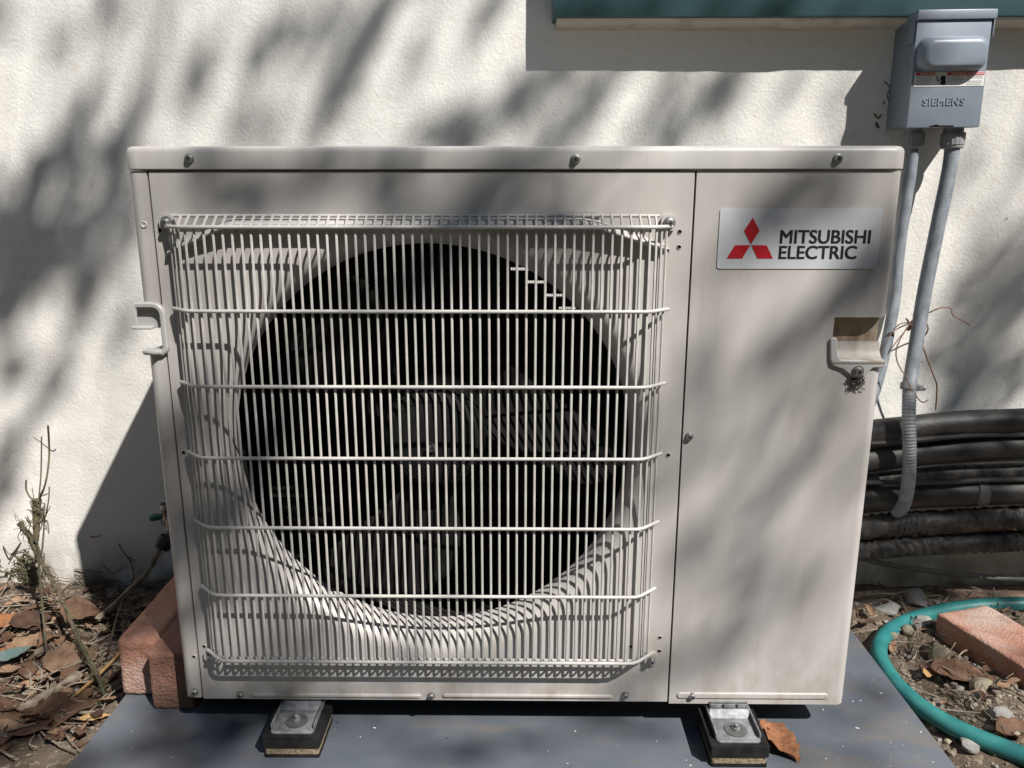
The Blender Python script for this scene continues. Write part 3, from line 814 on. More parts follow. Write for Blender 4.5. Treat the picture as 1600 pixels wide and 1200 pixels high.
bm = bmesh.new(); bbox(bm, -bw + 0.005, bw - 0.006, lv0, lv1, -0.0006, 0.0006); lab = obj('warning_label', bm, M['label_white'], cover)
def lbar(u0, u1, v0, v1, mt, nm, d=0.0010):
    bm = bmesh.new(); bbox(bm, u0, u1, v0, v1, 0.0003, d); return obj(nm, bm, M[mt], lab)
ul, ur = -bw + 0.005, bw - 0.006; W_ = ur - ul
for a, b in ((0.012, 0.285), (0.46, 0.72), (0.735, 0.99)): lbar(ul + W_ * a, ul + W_ * b, lv1 - 0.0048, lv1 - 0.0006, 'label_red', 'red_strip')
for (a, b), s in zip(((0.07, 0.27), (0.52, 0.71), (0.765, 0.98)), ('DANGER', 'PELIGRO', 'DANGER')):
    o = BX(ul + W_ * a, lv1 - 0.0041, 0.0011); text_obj('lettering', s, 0.0042, o, bxd, bzd, M['label_white'], lab, 0.0001, 0.0, 1.0, width=W_ * (b - a))
bm = bmesh.new()
for (a, b) in ((0.02, 0.28), (0.47, 0.72), (0.745, 0.985)):
    v_ = lv1 - 0.0062
    while v_ > lv0 + 0.002:
        e = random.uniform(0.72, 1.0)
        u0 = ul + W_ * a; bbox(bm, u0, u0 + W_ * (b - a) * e, v_ - 0.0006, v_, 0.0003, 0.0009); v_ -= 0.0023 if random.random() < 0.8 else 0.0042
o = obj('fine_print', bm, M['label_grey'], lab)
bm = bmesh.new()      # shock pictogram
for poly in (((0.375, -0.006), (0.42, -0.0045), (0.445, -0.0075), (0.44, -0.0105), (0.45, -0.013), (0.445, -0.018), (0.41, -0.0185), (0.37, -0.0165), (0.385, -0.0125), (0.365, -0.0095)), ((0.30, -0.0045), (0.34, -0.0075), (0.325, -0.010), (0.37, -0.013), (0.36, -0.0138), (0.31, -0.0108), (0.325, -0.0082))):
    add_stack(bm, [[BX(ul + W_ * a, lv1 + b, d) for a, b in poly] for d in (0.0003, 0.0010)])
obj('pictogram', bm, M['ink'], lab)
text_obj('embossed_lettering', 'SIEMENS', 0.0150, BX(-0.036, -0.0500, 0.0006), bxd, bzd, M['box_grey'], cover, 0.0005, 0.0005, 1.15, width=0.062)
# conduits -----------------------------------------------------------
def fitting(c, axis_to, r=0.0165, name='conduit_fitting', lbl=''):
    c = Vector(c); t = (Vector(axis_to) - c).normalized()
    bm = bmesh.new()
    def ridged(i, a, p): return 1.0 + (0.05 if (int(a / (2 * math.pi) * 36) % 2) else 0.0)
    add_tube(bm, [c + t * d for d in (-0.004, 0.004)], r * 0.86, 24)
    add_tube(bm, [c + t * d for d in (0.0045, 0.0065)], r * 1.04, 24)
    add_tube(bm, [c + t * d for d in (0.007, 0.022)], r, 36, True, 0, ridged)
    add_tube(bm, [c + t * d for d in (0.0222, 0.0265, 0.028)], [r * 0.98, r * 0.95, r * 0.8], 24)
    return bm
def ribbed_tube(name, pts, r, m_, parent, pitch=0.0042, depth=0.05, seg=16):
    P_ = smooth_path(pts, 24); out = [P_[0]]; acc = 0
    step = pitch / 4
    for a, b in zip(P_, P_[1:]):
        d = (b - a).length; pos = 0
        while acc + (d - pos) >= step:
            pos += step - acc; acc = 0; out.append(a + (b - a) * (pos / d))
        acc += d - pos
    bm = bmesh.new()
    rad = [r * (1 + depth * (1 if (i % 4) in (0, 1) else -1)) for i in range(len(out))]
    add_tube(bm, out, rad, seg)
    return obj(name, bm, m_, parent, 60)
ca = thing('conduit', tuple(atY(1489, 214, 0.405)), 'grey conduit slanting down from the right fitting of the electrical box over the pipes', 'conduit')
pa = [atY(1489, 214, 0.405), atY(1484, 262, 0.402), atY(1466, 350, 0.397), atY(1444, 460, 0.392), atY(1428, 560, 0.375), atY(1421, 602, 0.362)]
obj('fitting', fitting(atY(1490, 203, 0.405), atY(1487, 235, 0.405), 0.0168), M['fitting'], ca, 30)
ribbed_tube('rigid_run', pa, 0.0110, M['conduit'], ca, 0.005, 0.004)
pb = [atY(1421, 606, 0.361), atY(1420, 650, 0.338), atY(1421, 700, 0.330), atY(1420, 745, 0.330), atY(1416, 775, 0.334), atY(1409, 794, 0.345), atY(1400, 800, 0.362)]
ribbed_tube('flexible_run', pb, 0.0102, M['conduit_dark'], ca, 0.0052, 0.045)
bm = bmesh.new()
p = atY(1420, 604, 0.3615); t = (pa[-1] - pa[-2]).normalized()
add_tube(bm, [p - t * 0.005, p + t * 0.005], 0.0128, 20)
e = p + Vector((0.0135, -0.004, -0.001))
add_box(bm, e - Vector((0.004, 0.0045, 0.0045)), e + Vector((0.006, 0.0045, 0.0045)), 0.001)
add_lathe(bm, e + Vector((0.007, 0, 0)), [(0, -0.001), (0.0048, -0.001), (0.0048, 0.003), (0, 0.0035)], 'X', 12)
obj('clamp', bm, M['zinc'], ca, 40)
cb = thing('conduit', tuple(atY(1428, 214, 0.412)), 'grey conduit from the left fitting of the electrical box vanishing behind the unit', 'conduit')
pb2 = [atY(1427, 214, 0.412), atY(1424, 260, 0.410), atY(1415, 320, 0.408), atY(1404, 400, 0.405), atY(1396, 480, 0.40), atY(1370, 600, 0.38), atY(1330, 700, 0.36)]
obj('fitting', fitting(atY(1427, 203, 0.412), atY(1426, 235, 0.412), 0.0158), M['fitting'], cb, 30)
ribbed_tube('rigid_run', pb2, 0.0088, M['conduit'], cb, 0.005, 0.004)

# dry vine tangled round the conduit
vine = thing('dry_vine', tuple(atY(1424, 500, 0.37)), 'thin dry vine tangled round the slanting grey conduit', 'vine')
V_ = lambda pts, Y: [atY(x, y, Y + random.uniform(-0.008, 0.008)) for x, y in pts]
for pts, Y, r in ((((1372, 562), (1390, 525), (1405, 507), (1422, 504)), 0.37, 0.0009), (((1378, 530), (1398, 516), (1420, 505)), 0.40, 0.0011), (((1383, 560), (1402, 532), (1424, 506)), 0.385, 0.0008),
                  (((1422, 504), (1402, 540), (1402, 565), (1415, 588), (1425, 610), (1440, 628), (1450, 625)), 0.345, 0.0010),
                  (((1448, 490), (1470, 481), (1486, 482), (1489, 492), (1506, 502), (1515, 508)), 0.40, 0.0011), (((1446, 503), (1450, 515), (1441, 532), (1445, 550), (1460, 590), (1464, 605), (1462, 640)), 0.40, 0.0014),
                  (((1416, 498), (1424, 510), (1418, 516), (1426, 500)), 0.37, 0.0016)):
    tube_obj('tendril', V_(pts, Y), r, M['vine'], vine, 5, 5)

# ------------------------------------------------------------------ insulated pipes
def wobble(seed, amp, fr):
    def f(i, a, p): return 1 + amp * noise.noise((p.x * fr, math.cos(a) * 1.2 + seed, math.sin(a) * 1.2)) 
    return f
def wrinkled(seed, amp, fr=60):
    def f(i, a, p):
        ph = p.x * fr + 1.5 * math.sin(a + seed) + 7.0 * noise.noise((p.x * 14, math.cos(a) * 0.7, seed))
        return 1 + amp * (abs(math.sin(ph)) - 0.6) * (0.55 + 0.9 * noise.noise((p.x * 9 + seed, math.cos(a), math.sin(a)))) + 0.05 * noise.noise((p.x * 25, math.cos(a) * 1.5, seed))
    return f
pipes = [  # centre y px at x=1370, 1480, 1600, radius, material, label, depth
    (676, 663, 658, 0.0215, 'insul', 'topmost thick black insulated pipe along the wall right of the unit', 0.372, 0),
    (716, 704, 697, 0.0215, 'insul', 'second thick black insulated pipe from the top beside the unit', 0.374, 0),
    (748, 739, 735, 0.0145, 'insul_dusty', 'thinner dusty insulated pipe, third from the top beside the unit', 0.385, 0),
    (778, 772, 767, 0.0225, 'insul', 'black insulated pipe with a taped band, fourth from the top', 0.372, 0),
    (822, 815, 809, 0.0195, 'insul_dusty', 'wrinkled black taped pipe, second from the bottom of the stack', 0.368, 1),
    (857, 850, 845, 0.0170, 'insul_dusty', 'lowest pipe of the stack, wrapped in crinkled dusty tape', 0.366, 1)]
for k, (ya, yb, yc, r, mt, lbl, Y, wr) in enumerate(pipes):
    a, b, c = atY(1370, ya, Y), atY(1480, yb, Y), atY(1600, yc, Y)
    P_ = [a + Vector((-0.16, -0.01, -0.02)), a, b, c, c + Vector((0.2, 0.004, 0.002)), c + Vector((0.7, 0.006, 0.0))]
    P_ = smooth_path(P_, 44 if wr else 16)
    o = tube_obj('insulated_pipe', P_, r, M[mt], None, 28 if wr else 20, 0, wrinkled(k * 1.7, 0.34, 100 + 20 * k) if wr else wobble(k, 0.07, 14))
    tag(o, lbl, 'pipe')
    if k == 3:
        p = atY(1527, 769, Y)
        bm = bmesh.new(); add_tube(bm, [p + Vector((-0.009, 0, 0.001)), p + Vector((0, 0, 0)), p + Vector((0.009, 0, 0))], [r * 1.03, r * 1.06, r * 1.03], 24, True, 0, wobble(3.3, 0.08, 160))
        bo = obj('tape_band', bm, M['cable'], o, 40)
for x, y0_, y1_ in ((1527, 722, 748),):
    p, q = atY(x, y0_, 0.366), atY(x, y1_, 0.352)
for ya, yb, yc in ((690, 683, 679), (752, 753, 749)):
    a, b, c = atY(1365, ya + 2, 0.352), atY(1480, yb, 0.352), atY(1600, yc, 0.356)
    o = tube_obj('thin_cable', [a + Vector((-0.15, 0.0, 0)), a, b, c, c + Vector((0.5, 0, 0))], 0.0042, M['insul'], None, 8, 8)
    tag(o, 'thin black cable lying between the two topmost thick pipes' if ya < 700 else 'thin black cable running along the fourth pipe, behind the grey conduit', 'cable')
o = tube_obj('ground_cable', [atY(1330, 868, 0.40), atY(1356, 875, 0.40), atY(1400, 884, 0.40), atY(1460, 893, 0.405), atY(1530, 900, 0.41), atY(1600, 905, 0.41), atY(1600, 905, 0.41) + Vector((0.4, 0, -0.02))], 0.0048, M['cable'], None, 10, 8)
tag(o, 'thin grey cable sagging along the wall below the pipes', 'cable')

# ------------------------------------------------------------------ garden hose
hz = GROUND + 0.016
hp = [(1700, 946), (1600, 944), (1540, 946), (1480, 953), (1420, 970), (1384, 992), (1373, 1018), (1385, 1048), (1410, 1080), (1450, 1113), (1510, 1146), (1600, 1182), (1720, 1230)]
o = tube_obj('garden_hose', [atZ(x, y, hz) for x, y in hp], 0.0125, M['hose'], None, 18, 10, wobble(9, 0.03, 20))
tag(o, 'teal green garden hose looping over the soil beside the base slab', 'hose')

# ------------------------------------------------------------------ bricks
def brick(name, corner, xd, yd, lx, ly, lz, m_, lbl, bev=0.006, seed=0):
    bm = bmesh.new(); c = Vector(corner); xd = Vector(xd).normalized(); yd = Vector(yd).normalized()
    r = bmesh.ops.create_cube(bm, size=1)
    bmesh.ops.subdivide_edges(bm, edges=bm.edges[:], cuts=23, use_grid_fill=True)
    h = (lx / 2, ly / 2, lz / 2)
    for q in bm.verts:
        p = Vector((q.co.x * lx, q.co.y * ly, q.co.z * lz))
        core = Vector([max(-h[i] + bev, min(h[i] - bev, p[i])) for i in range(3)])
        d = p - core
        if d.length > 1e-7: p = core + d.normalized() * min(d.length, bev)
        p = p + Vector((noise.noise(p * 140 + Vector((seed, 1, 0))), noise.noise(p * 140 + Vector((seed, 3, 0))), noise.noise(p * 140 + Vector((seed, 7, 0))))) * 0.0009
        p = p + Vector((noise.noise(p * 25 + Vector((seed, 0, 0))), noise.noise(p * 25 + Vector((seed, 5, 0))), noise.noise(p * 25 + Vector((seed, 9, 0))))) * 0.0016
        q.co = c + xd * (p.x + lx / 2) + yd * (p.y + ly / 2) + Vector((0, 0, 1)) * (p.z + lz / 2)
    o = obj(name, bm, M[m_], None, 60)
    if lbl: tag(o, lbl, 'brick')
    return o
brick('brick', (-0.5335, 0.065, PADZ), (1, 0.02, 0), (-0.02, 1, 0), 0.054, 0.205, 0.086, 'brick', 'pinkish red brick on edge, the left one of the two beside the unit', 0.009, 1)
brick('brick', (-0.4785, 0.0375, PADZ), (1, 0.0, 0), (0.0, 1, 0), 0.056, 0.200, 0.084, 'brick_dark', 'darker stained brick on edge, touching the left edge of the unit', 0.0035, 2)
k0, k1, k2 = atZ(1464, 958, -0.038), atZ(1600, 1041, -0.038), atZ(1521, 933, -0.038)
xd = (k1 - k0).normalized(); yd = Vector((-xd.y, xd.x, 0))
b_ = brick('brick', (k0.x, k0.y, GROUND - 0.006), xd, yd, 0.215, 0.102, 0.058, 'brick', 'red brick lying flat on the soil inside the hose loop', 0.0045, 3)
b_.rotation_euler = (0, 0, 0)
k0 = atZ(1486, 940, -0.072)
o = brick('paving_stone', (k0.x + 0.01, k0.y + 0.008, GROUND - 0.02), (1, 0.03, 0), (-0.3, 1, 0), 0.26, 0.05, 0.042, 'paver_grey', None, 0.012, 4)
tag(o, 'weathered rounded paving stone at the foot of the wall behind the hose', 'stone')

# ------------------------------------------------------------------ tap on the wall behind the left edge
tap = thing('garden_tap', tuple(atY(262, 830, 0.40)), 'small garden tap with a dark green lever half hidden behind the unit', 'tap')
p = atY(255, 806, 0.38)
bm = bmesh.new()
add_tube(bm, smooth_path([atY(257, 806, 0.38), atY(250, 807, 0.378), atY(243, 808, 0.377), atY(234, 810, 0.376)], 4), [0.0035, 0.0042, 0.0048, 0.0050, 0.0054, 0.0057, 0.0060, 0.0062, 0.0063, 0.0063, 0.0060, 0.0055, 0.0040][:13], 10)
obj('lever', bm, M['lever'], tap, 60)
bm = bmesh.new()
add_lathe(bm, atY(259, 804, 0.38), [(0.0, -0.009), (0.0062, -0.009), (0.0062, 0.006), (0.008, 0.009), (0.008, 0.02)], 'Z', 8)
add_tube(bm, [atY(264, 806, 0.38), atY(265, 820, 0.382), atY(266, 835, 0.385), atY(267, 850, 0.385)], 0.0065, 10)
add_tube(bm, [atY(259, 815, 0.382), atY(262, 813, 0.46)], 0.009, 10)
obj('valve_body', bm, M['chrome'], tap, 40)
bm = bmesh.new(); add_tube(bm, [atY(262, 840, 0.38), atY(258, 846, 0.378), atY(252, 856, 0.374)], [0.013, 0.0145, 0.0135], 14); obj('hose_nut', bm, M['black_plastic'], tap, 40)

# ------------------------------------------------------------------ branches, weed, sticks at the left
o = tube_obj('fallen_branch', [atY(253, 850, 0.372), atY(232, 890, 0.365), atY(200, 925, 0.36), atY(160, 962, 0.345), atY(110, 992, 0.33), atZ(60, 1020, GROUND + 0.012)], [0.0046 + 0.0022 * k / 40 for k in range(41)], M['stick'], None, 8, 8, wobble(4, 0.25, 60))
tag(o, 'long thin grey branch leaning from the tap down to the leaf litter', 'branch')
o = tube_obj('twig', [atY(257, 862, 0.36), atY(238, 878, 0.355), atY(215, 900, 0.35), atY(206, 912, 0.35)], 0.0013, M['stick'], None, 6, 5)
tag(o, 'thin pale twig crossing the leaning branch just below the tap', 'twig')
weed = thing('dead_weed', tuple(atZ(168, 1102, GROUND)), 'tall dead weed with bare withered stems standing in front of the wall', 'weed')
def wy(pts): return [atY(x, y, Y) for x, y, Y in pts]
st = wy([(170, 1105, 0.115), (160, 1075, 0.13), (146, 1045, 0.16), (128, 1010, 0.20), (108, 965, 0.25), (88, 920, 0.29), (66, 880, 0.31), (52, 850, 0.315), (38, 826, 0.315), (30, 816, 0.315)])
tube_obj('stem', st, [0.0026 + 0.0020 * abs(noise.noise((i * 0.4, 0, 3))) + (0.0016 if i > 50 else 0) for i in range(9 * 8 + 1)], M['stem_green'], weed, 8, 8, wobble(2, 0.8, 160))
tube_obj('stem', wy([(80, 1062, 0.17), (73, 1020, 0.21), (68, 965, 0.26), (62, 900, 0.30), (58, 850, 0.31), (57, 815, 0.315), (58, 790, 0.32)]), [0.0017 + 0.0008 * abs(noise.noise((i * 0.5, 4, 3))) for i in range(6 * 8 + 1)], M['stem_green'], weed, 7, 8, wobble(3, 0.7, 160))
bm = bmesh.new()
for k in range(70):
    p = random.choice(st) if False else Vector(random.choice(smooth_path(st, 6)))
    add_tube(bm, smooth_path([p + Vector((random.gauss(0, 0.005), random.gauss(0, 0.004), random.gauss(0, 0.009))) for _ in range(4)], 3), 0.0005, 4)
obj('shred', bm, M['stem'], weed)['kind'] = 'stuff'
tube_obj('stem', wy([(56, 845, 0.312), (57, 815, 0.315), (57, 795, 0.318), (58, 780, 0.32)]), [0.0045 + 0.0025 * i / 24 for i in range(25)], M['stem'], weed, 8, 8, wobble(5, 0.5, 120))
for pts, r in (((((59, 785), (68, 765), (74, 740), (77, 705), (75, 665))), 0.0016), (((60, 785), (64, 740), (65, 682)), 0.0011), (((56, 783), (48, 778), (41, 765), (41, 750)), 0.0014), (((77, 702), (65, 692), (52, 683)), 0.0008), (((77, 702), (83, 705), (87, 702)), 0.0010), (((58, 820), (70, 810), (76, 780), (77, 760)), 0.0010),
               (((58, 800), (66, 812), (64, 826), (58, 832)), 0.0006), (((36, 826), (28, 838), (34, 850)), 0.0006)):
    tube_obj('shoot', [atY(x, y, 0.318 + 0.012 * math.sin(x)) for x, y in pts], r, M['stem'], weed, 6, 6)
bm = bmesh.new()
c0 = atY(58, 795, 0.318)
for k in range(22):
    p = c0 + Vector((random.gauss(0, 0.006), random.gauss(0, 0.005), random.gauss(-0.008, 0.014)))
    add_tube(bm, smooth_path([p + Vector((random.gauss(0, 0.006), random.gauss(0, 0.005), random.gauss(0, 0.009))) for _ in range(4)], 3), 0.0007, 4)
obj('withered_head', bm, M['stem'], weed)
o = tube_obj('weed_stalk', [atZ(225, 985, GROUND), atY(216, 940, 0.37), atY(210, 905, 0.385), atY(205, 880, 0.39), atY(190, 858, 0.39), atY(186, 850, 0.39)], 0.0011, M['stem'], None, 6, 5)
tag(o, 'short thin dead stalk standing in the shade between bricks and wall', 'stalk')
for pts, r, mt, lbl in ((((30, 1115), (70, 1090), (110, 1065), (122, 1055)), 0.0085, 'stick', 'thick grey stick lying on the soil in front of the dead weed'),
                    (((118, 1085), (150, 1058), (180, 1028), (186, 1020)), 0.0022, 'chip', 'straight orange brown twig pointing at the left brick'),
                    (((66, 1058), (110, 1040), (150, 1022), (170, 1012)), 0.0016, 'stick', 'pale straight twig crossing the dead weed near the ground'),
                    (((165, 1035), (172, 1005), (182, 965), (190, 942)), 0.0012, 'stem', 'thin upright stalk beside the left brick')):
    o = tube_obj('stick', [atZ(x, y, GROUND + 0.014) for x, y in pts] if 'upright' not in lbl else [atZ(165, 1035, GROUND), atY(172, 1005, 0.19), atY(182, 965, 0.20), atY(190, 942, 0.205)], r, M[mt], None, 8, 6, wobble(r * 900, 0.3, 60))
    tag(o, lbl, 'stick')

roots = bmesh.new()
for k in range(30):
    p = atY(random.gauss(38, 12), random.gauss(890, 12), WALL_Y - 0.006)
    add_tube(roots, smooth_path([p + Vector((random.gauss(0, 0.012), random.uniform(-0.008, 0.003), random.gauss(0, 0.010))) for _ in range(4)], 4), random.uniform(0.0005, 0.0013), 4)
o = obj('dried_roots', roots, M['stem']); tag(o, 'matted brown roots clinging to the wall behind the dead weed', 'roots')
roots = bmesh.new()
for k in range(34):
    p = atY(random.uniform(125, 240), 915 + random.gauss(0, 10), WALL_Y - 0.005)
    add_tube(roots, smooth_path([p + Vector((random.gauss(0, 0.02), random.uniform(-0.006, 0.003), random.gauss(0, 0.010))) for _ in range(4)], 4), random.uniform(0.0004, 0.0009), 4)
o = obj('dried_roots', roots, M['stem']); tag(o, 'dark thin roots along the shaded foot of the wall behind the bricks', 'roots')

# ------------------------------------------------------------------ dry leaves
def leaf_geo(Ln, Wd, curl, cup, lobes=0, seed=0, n=9, mcols=5):
    vs = []; rnd = random.Random(seed)
    for i in range(n + 1):
        t = i / n
        wd = Wd * (math.sin(math.pi * min(1, t * 1.02) ** 0.75) ** 0.8) if 0 < t < 1 else 0.0006
        if lobes: wd *= 1 + 0.35 * math.sin(t * lobes * math.pi * 2)
        jl, jr = 1 + rnd.uniform(-0.16, 0.16), 1 + rnd.uniform(-0.16, 0.16)
        for k in range(mcols):
            s = -1 + 2 * k / (mcols - 1)
            x = (t - 0.5) * Ln; y = s * wd / 2 * (jl if s < 0 else jr)
            z = curl * Ln * (2 * t - 1) ** 2 + cup * abs(s) ** 1.5 * wd + 0.06 * Wd * math.sin(t * 23 + s * 5 + seed) * abs(s) + rnd.uniform(-1, 1) * 0.02 * Wd
            vs.append(Vector((x, y, z)))
    fs = [(i * mcols + k, i * mcols + k + 1, (i + 1) * mcols + k + 1, (i + 1) * mcols + k) for i in range(n) for k in range(mcols - 1)]
    return vs, fs
def leaf_obj(name, pos, Ln, Wd, mt, rz, rx=0, ry=0, curl=0.08, cup=0.25, lobes=0, seed=0, lbl=None):
    vs, fs = leaf_geo(Ln, Wd, curl, cup, lobes, seed, 12, 7)
    rot = Matrix.Rotation(rz, 3, 'Z') @ Matrix.Rotation(ry, 3, 'Y') @ Matrix.Rotation(rx, 3, 'X')
    vs = [rot @ q for q in vs]
    zmin = min(q.z for q in vs)
    vs = [q + Vector(pos) - Vector((0, 0, zmin - 0.001)) for q in vs]
    o = pyobj(name, vs, fs, M[mt], None, 60); solid(o, 0.0006, 0)
    tag(o, lbl, 'leaf'); return o
# leaf against the right pad, with its stalk
lf = leaf_obj('dry_leaf', atZ(1217, 1166, PADZ), 0.068, 0.048, 'leaf_rust', R(-68), R(-16), R(6), 0.10, 0.22, 0, 5, 'crinkled brown leaf lying beside the right foot of the unit')
tube_obj('stalk', [atZ(1203, 1140, PADZ + 0.010), atZ(1190, 1130, PADZ + 0.006), atZ(1176, 1120, PADZ + 0.004)], 0.0008, M['leaf_brown'], lf, 5, 4)
gz = GROUND + 0.010
leaf_obj('dry_leaf', atZ(70, 1130, gz), 0.135, 0.062, 'leaf_brown', R(28), R(8), R(-4), 0.05, 0.2, 2, 1, 'large ragged brown leaf lying at the front left beside the base slab')
leaf_obj('dry_leaf', atZ(112, 1035, gz), 0.082, 0.055, 'leaf_tan', R(10), R(16), 0, 0.08, 0.2, 0, 2, 'rounded tan leaf behind the mossy stem of the dead weed')
leaf_obj('dry_leaf', atZ(18, 1030, gz + 0.014), 0.072, 0.018, 'leaf_blue', R(72), R(38), R(14), 0.03, 0.1, 0, 3, 'narrow blue green leaf among the brown litter at the left edge')
leaf_obj('dry_leaf', atZ(8, 1022, gz + 0.006), 0.055, 0.020, 'leaf_orange', R(20), R(10), 0, 0.06, 0.2, 0, 4, 'bright orange brown leaf at the left edge behind the blue green leaf')
leaf_obj('dry_leaf', atZ(15, 975, gz + 0.006), 0.060, 0.030, 'leaf_orange', R(35), R(20), 0, 0.1, 0.3, 0, 6, 'curled orange leaf at the left edge close to the wall')
leaf_obj('dry_leaf', atZ(48, 975, gz + 0.012), 0.062, 0.034, 'leaf_dark', R(40), R(30), R(10), 0.1, 0.3, 0, 7, 'dark curled leaf leaning up between the weed stems and the wall')
leaf_obj('dry_leaf', atZ(130, 962, gz + 0.012), 0.078, 0.042, 'leaf_brown', R(-10), R(35), 0, 0.1, 0.25, 0, 8, 'reddish brown leaf at the corner of the shadow on the wall')
leaf_obj('dry_leaf', atZ(38, 1012, gz + 0.006), 0.060, 0.034, 'leaf_tan', R(80), R(18), 0, 0.08, 0.25, 0, 9, 'tan leaf standing between the two weed stems at left')
leaf_obj('dry_leaf', atZ(22, 1110, gz), 0.095, 0.050, 'leaf_dark', R(160), R(12), 0, 0.08, 0.25, 0, 10, 'dark brown leaf at the left edge behind the thick stick')
leaf_obj('wood_chip', atZ(148, 1122, gz + 0.004), 0.040, 0.012, 'chip', R(12), R(8), 0, 0.03, 0.1, 0, 11, 'small pale wood chip at the left corner of the base slab')
leaf_obj('dry_leaf', atZ(1500, 1060, gz), 0.085, 0.040, 'leaf_brown', R(-20), R(20), 0, 0.12, 0.4, 0, 12, 'dark folded leaf on the soil in front of the flat brick')
leaf_obj('dry_leaf', atZ(1447, 1052, gz + 0.004), 0.030, 0.012, 'chip', R(70), R(15), 0, 0.03, 0.1, 0, 13, 'small yellow leaf beside the pale stone inside the hose loop')
leaf_obj('dry_leaf', atZ(1585, 1146, gz), 0.060, 0.034, 'leaf_brown', R(10), R(10), 0, 0.12, 0.35, 0, 14, 'reddish brown leaf beside the hose at the right edge')
leaf_obj('dry_leaf', atZ(1355, 962, gz), 0.055, 0.026, 'leaf_tan', R(30), R(15), 0, 0.1, 0.3, 0, 15, 'pale leaf in the shade at the right lower edge of the unit')
leaf_obj('dry_leaf', atZ(1395, 1012, gz + 0.004), 0.042, 0.012, 'leaf_tan', R(55), R(15), 0, 0.05, 0.2, 0, 16, 'narrow tan leaf just inside the bend of the hose')
# litter that reads as one mass
HOSE_XY = [atZ(x, y, hz) for x, y in hp]
HOSE_XY = [q for q in smooth_path(HOSE_XY, 10)]
def blocked(p):
    if min((q.x - p.x) ** 2 + (q.y - p.y) ** 2 for q in HOSE_XY) < 0.024 ** 2: return True
    return abs(p.x) < 0.54 and p.y < 0.39
def litter(name, regions, count, mats, lbl, cat, size=(0.018, 0.06)):
    vs, fs, mi = [], [], []
    for k in range(count):
        px, py = regions(); p = atZ(px, py, GROUND)
        if p.y > WALL_Y - 0.012 or blocked(p): continue
        z = ground_h(p.x, p.y)
        Ln = random.uniform(*size); Wd = Ln * random.uniform(0.22, 0.6)
        v0, f0 = leaf_geo(Ln, Wd, random.uniform(0, 0.15), random.uniform(0.1, 0.5), 0, k, 5, 4)
        rot = Matrix.Rotation(random.uniform(0, 6.28), 3, 'Z') @ Matrix.Rotation(random.gauss(0, 0.3), 3, 'Y') @ Matrix.Rotation(random.gauss(0, 0.4), 3, 'X')
        b0 = len(vs); off = Vector((p.x, p.y, z + random.uniform(0.001, 0.014)))
        vs += [rot @ q + off for q in v0]; fs += [tuple(i + b0 for i in f) for f in f0]; mi += [random.randrange(len(mats))] * len(f0)
    o = fast_mesh(name, vs, fs, [M[q] for q in mats]); o.data.polygons.foreach_set('material_index', mi)
    o['kind'] = 'stuff'; tag(o, lbl, cat); return o
def reg_left():
    y = random.triangular(925, 1200, 955); return random.uniform(-150, 200 - max(0, (y - 1080)) * 0.75 if y > 1080 else 330), y
litter('leaf_litter', reg_left, 620, ['leaf_brown', 'leaf_tan', 'leaf_dark', 'leaf_dark', 'leaf_tan', 'leaf_dark', 'leaf_brown'], 'brown leaf litter covering the soil along the wall left of the unit', 'leaf litter', (0.010, 0.042))
def reg_right():
    y = random.triangular(920, 1200, 950); return random.uniform(1340 + max(0, y - 990) * 0.74, 1750), y
litter('leaf_scraps', reg_right, 90, ['leaf_brown', 'leaf_tan', 'leaf_dark'], 'scattered leaf scraps on the soil right of the base slab', 'leaf litter', (0.010, 0.032))
# twigs in the litter
bm = bmesh.new()
for k in range(420):
    px, py = reg_left() if k < 330 else reg_right(); p = atZ(px, py, GROUND)
    if p.y > WALL_Y - 0.02: continue
    a = random.uniform(0, 6.28); l_ = random.uniform(0.02, 0.09); z = ground_h(p.x, p.y) + 0.006
    add_tube(bm, smooth_path([p + Vector((math.cos(a) * l_ * s, math.sin(a) * l_ * s, z - GROUND + random.uniform(0, 0.01))) + Vector((random.gauss(0, 0.004), random.gauss(0, 0.004), 0)) for s in (-0.5, 0, 0.5)], 3), random.uniform(0.0006, 0.0016), 4)
o = obj('twig_litter', bm, M['stick']); o['kind'] = 'stuff'; tag(o, 'fine dead twigs strewn through the litter on both sides of the slab', 'twigs')

# ------------------------------------------------------------------ stones
def stone_geo(seed, r, sq=(1, 1, 0.7), sub=2, fac=0.0):
    bm = bmesh.new(); bmesh.ops.create_icosphere(bm, subdivisions=sub, radius=1)
    for q in bm.verts:
        n_ = q.co.normalized(); k = 1 + 0.28 * noise.noise(n_ * 1.4 + Vector((seed * 3.1, 0, 0))) + 0.14 * noise.noise(n_ * 3.5 + Vector((0, seed * 2.3, 0)))
        if fac:      # broken faces: cut by a few planes
            rs = random.Random(int(seed * 77)); k = 1.08 + 0.05 * noise.noise(n_ * 5 + Vector((seed, 0, 0)))
            for _ in range(13):
                pn = Vector((rs.gauss(0, 1), rs.gauss(0, 1), rs.gauss(0, 1))).normalized(); dd_ = n_.dot(pn)
                if dd_ > 0.05: k = min(k, rs.uniform(0.66, 0.9) / dd_)
                else: rs.random()
        q.co = Vector((n_.x * sq[0], n_.y * sq[1], n_.z * sq[2])) * (k * r)
    return bm
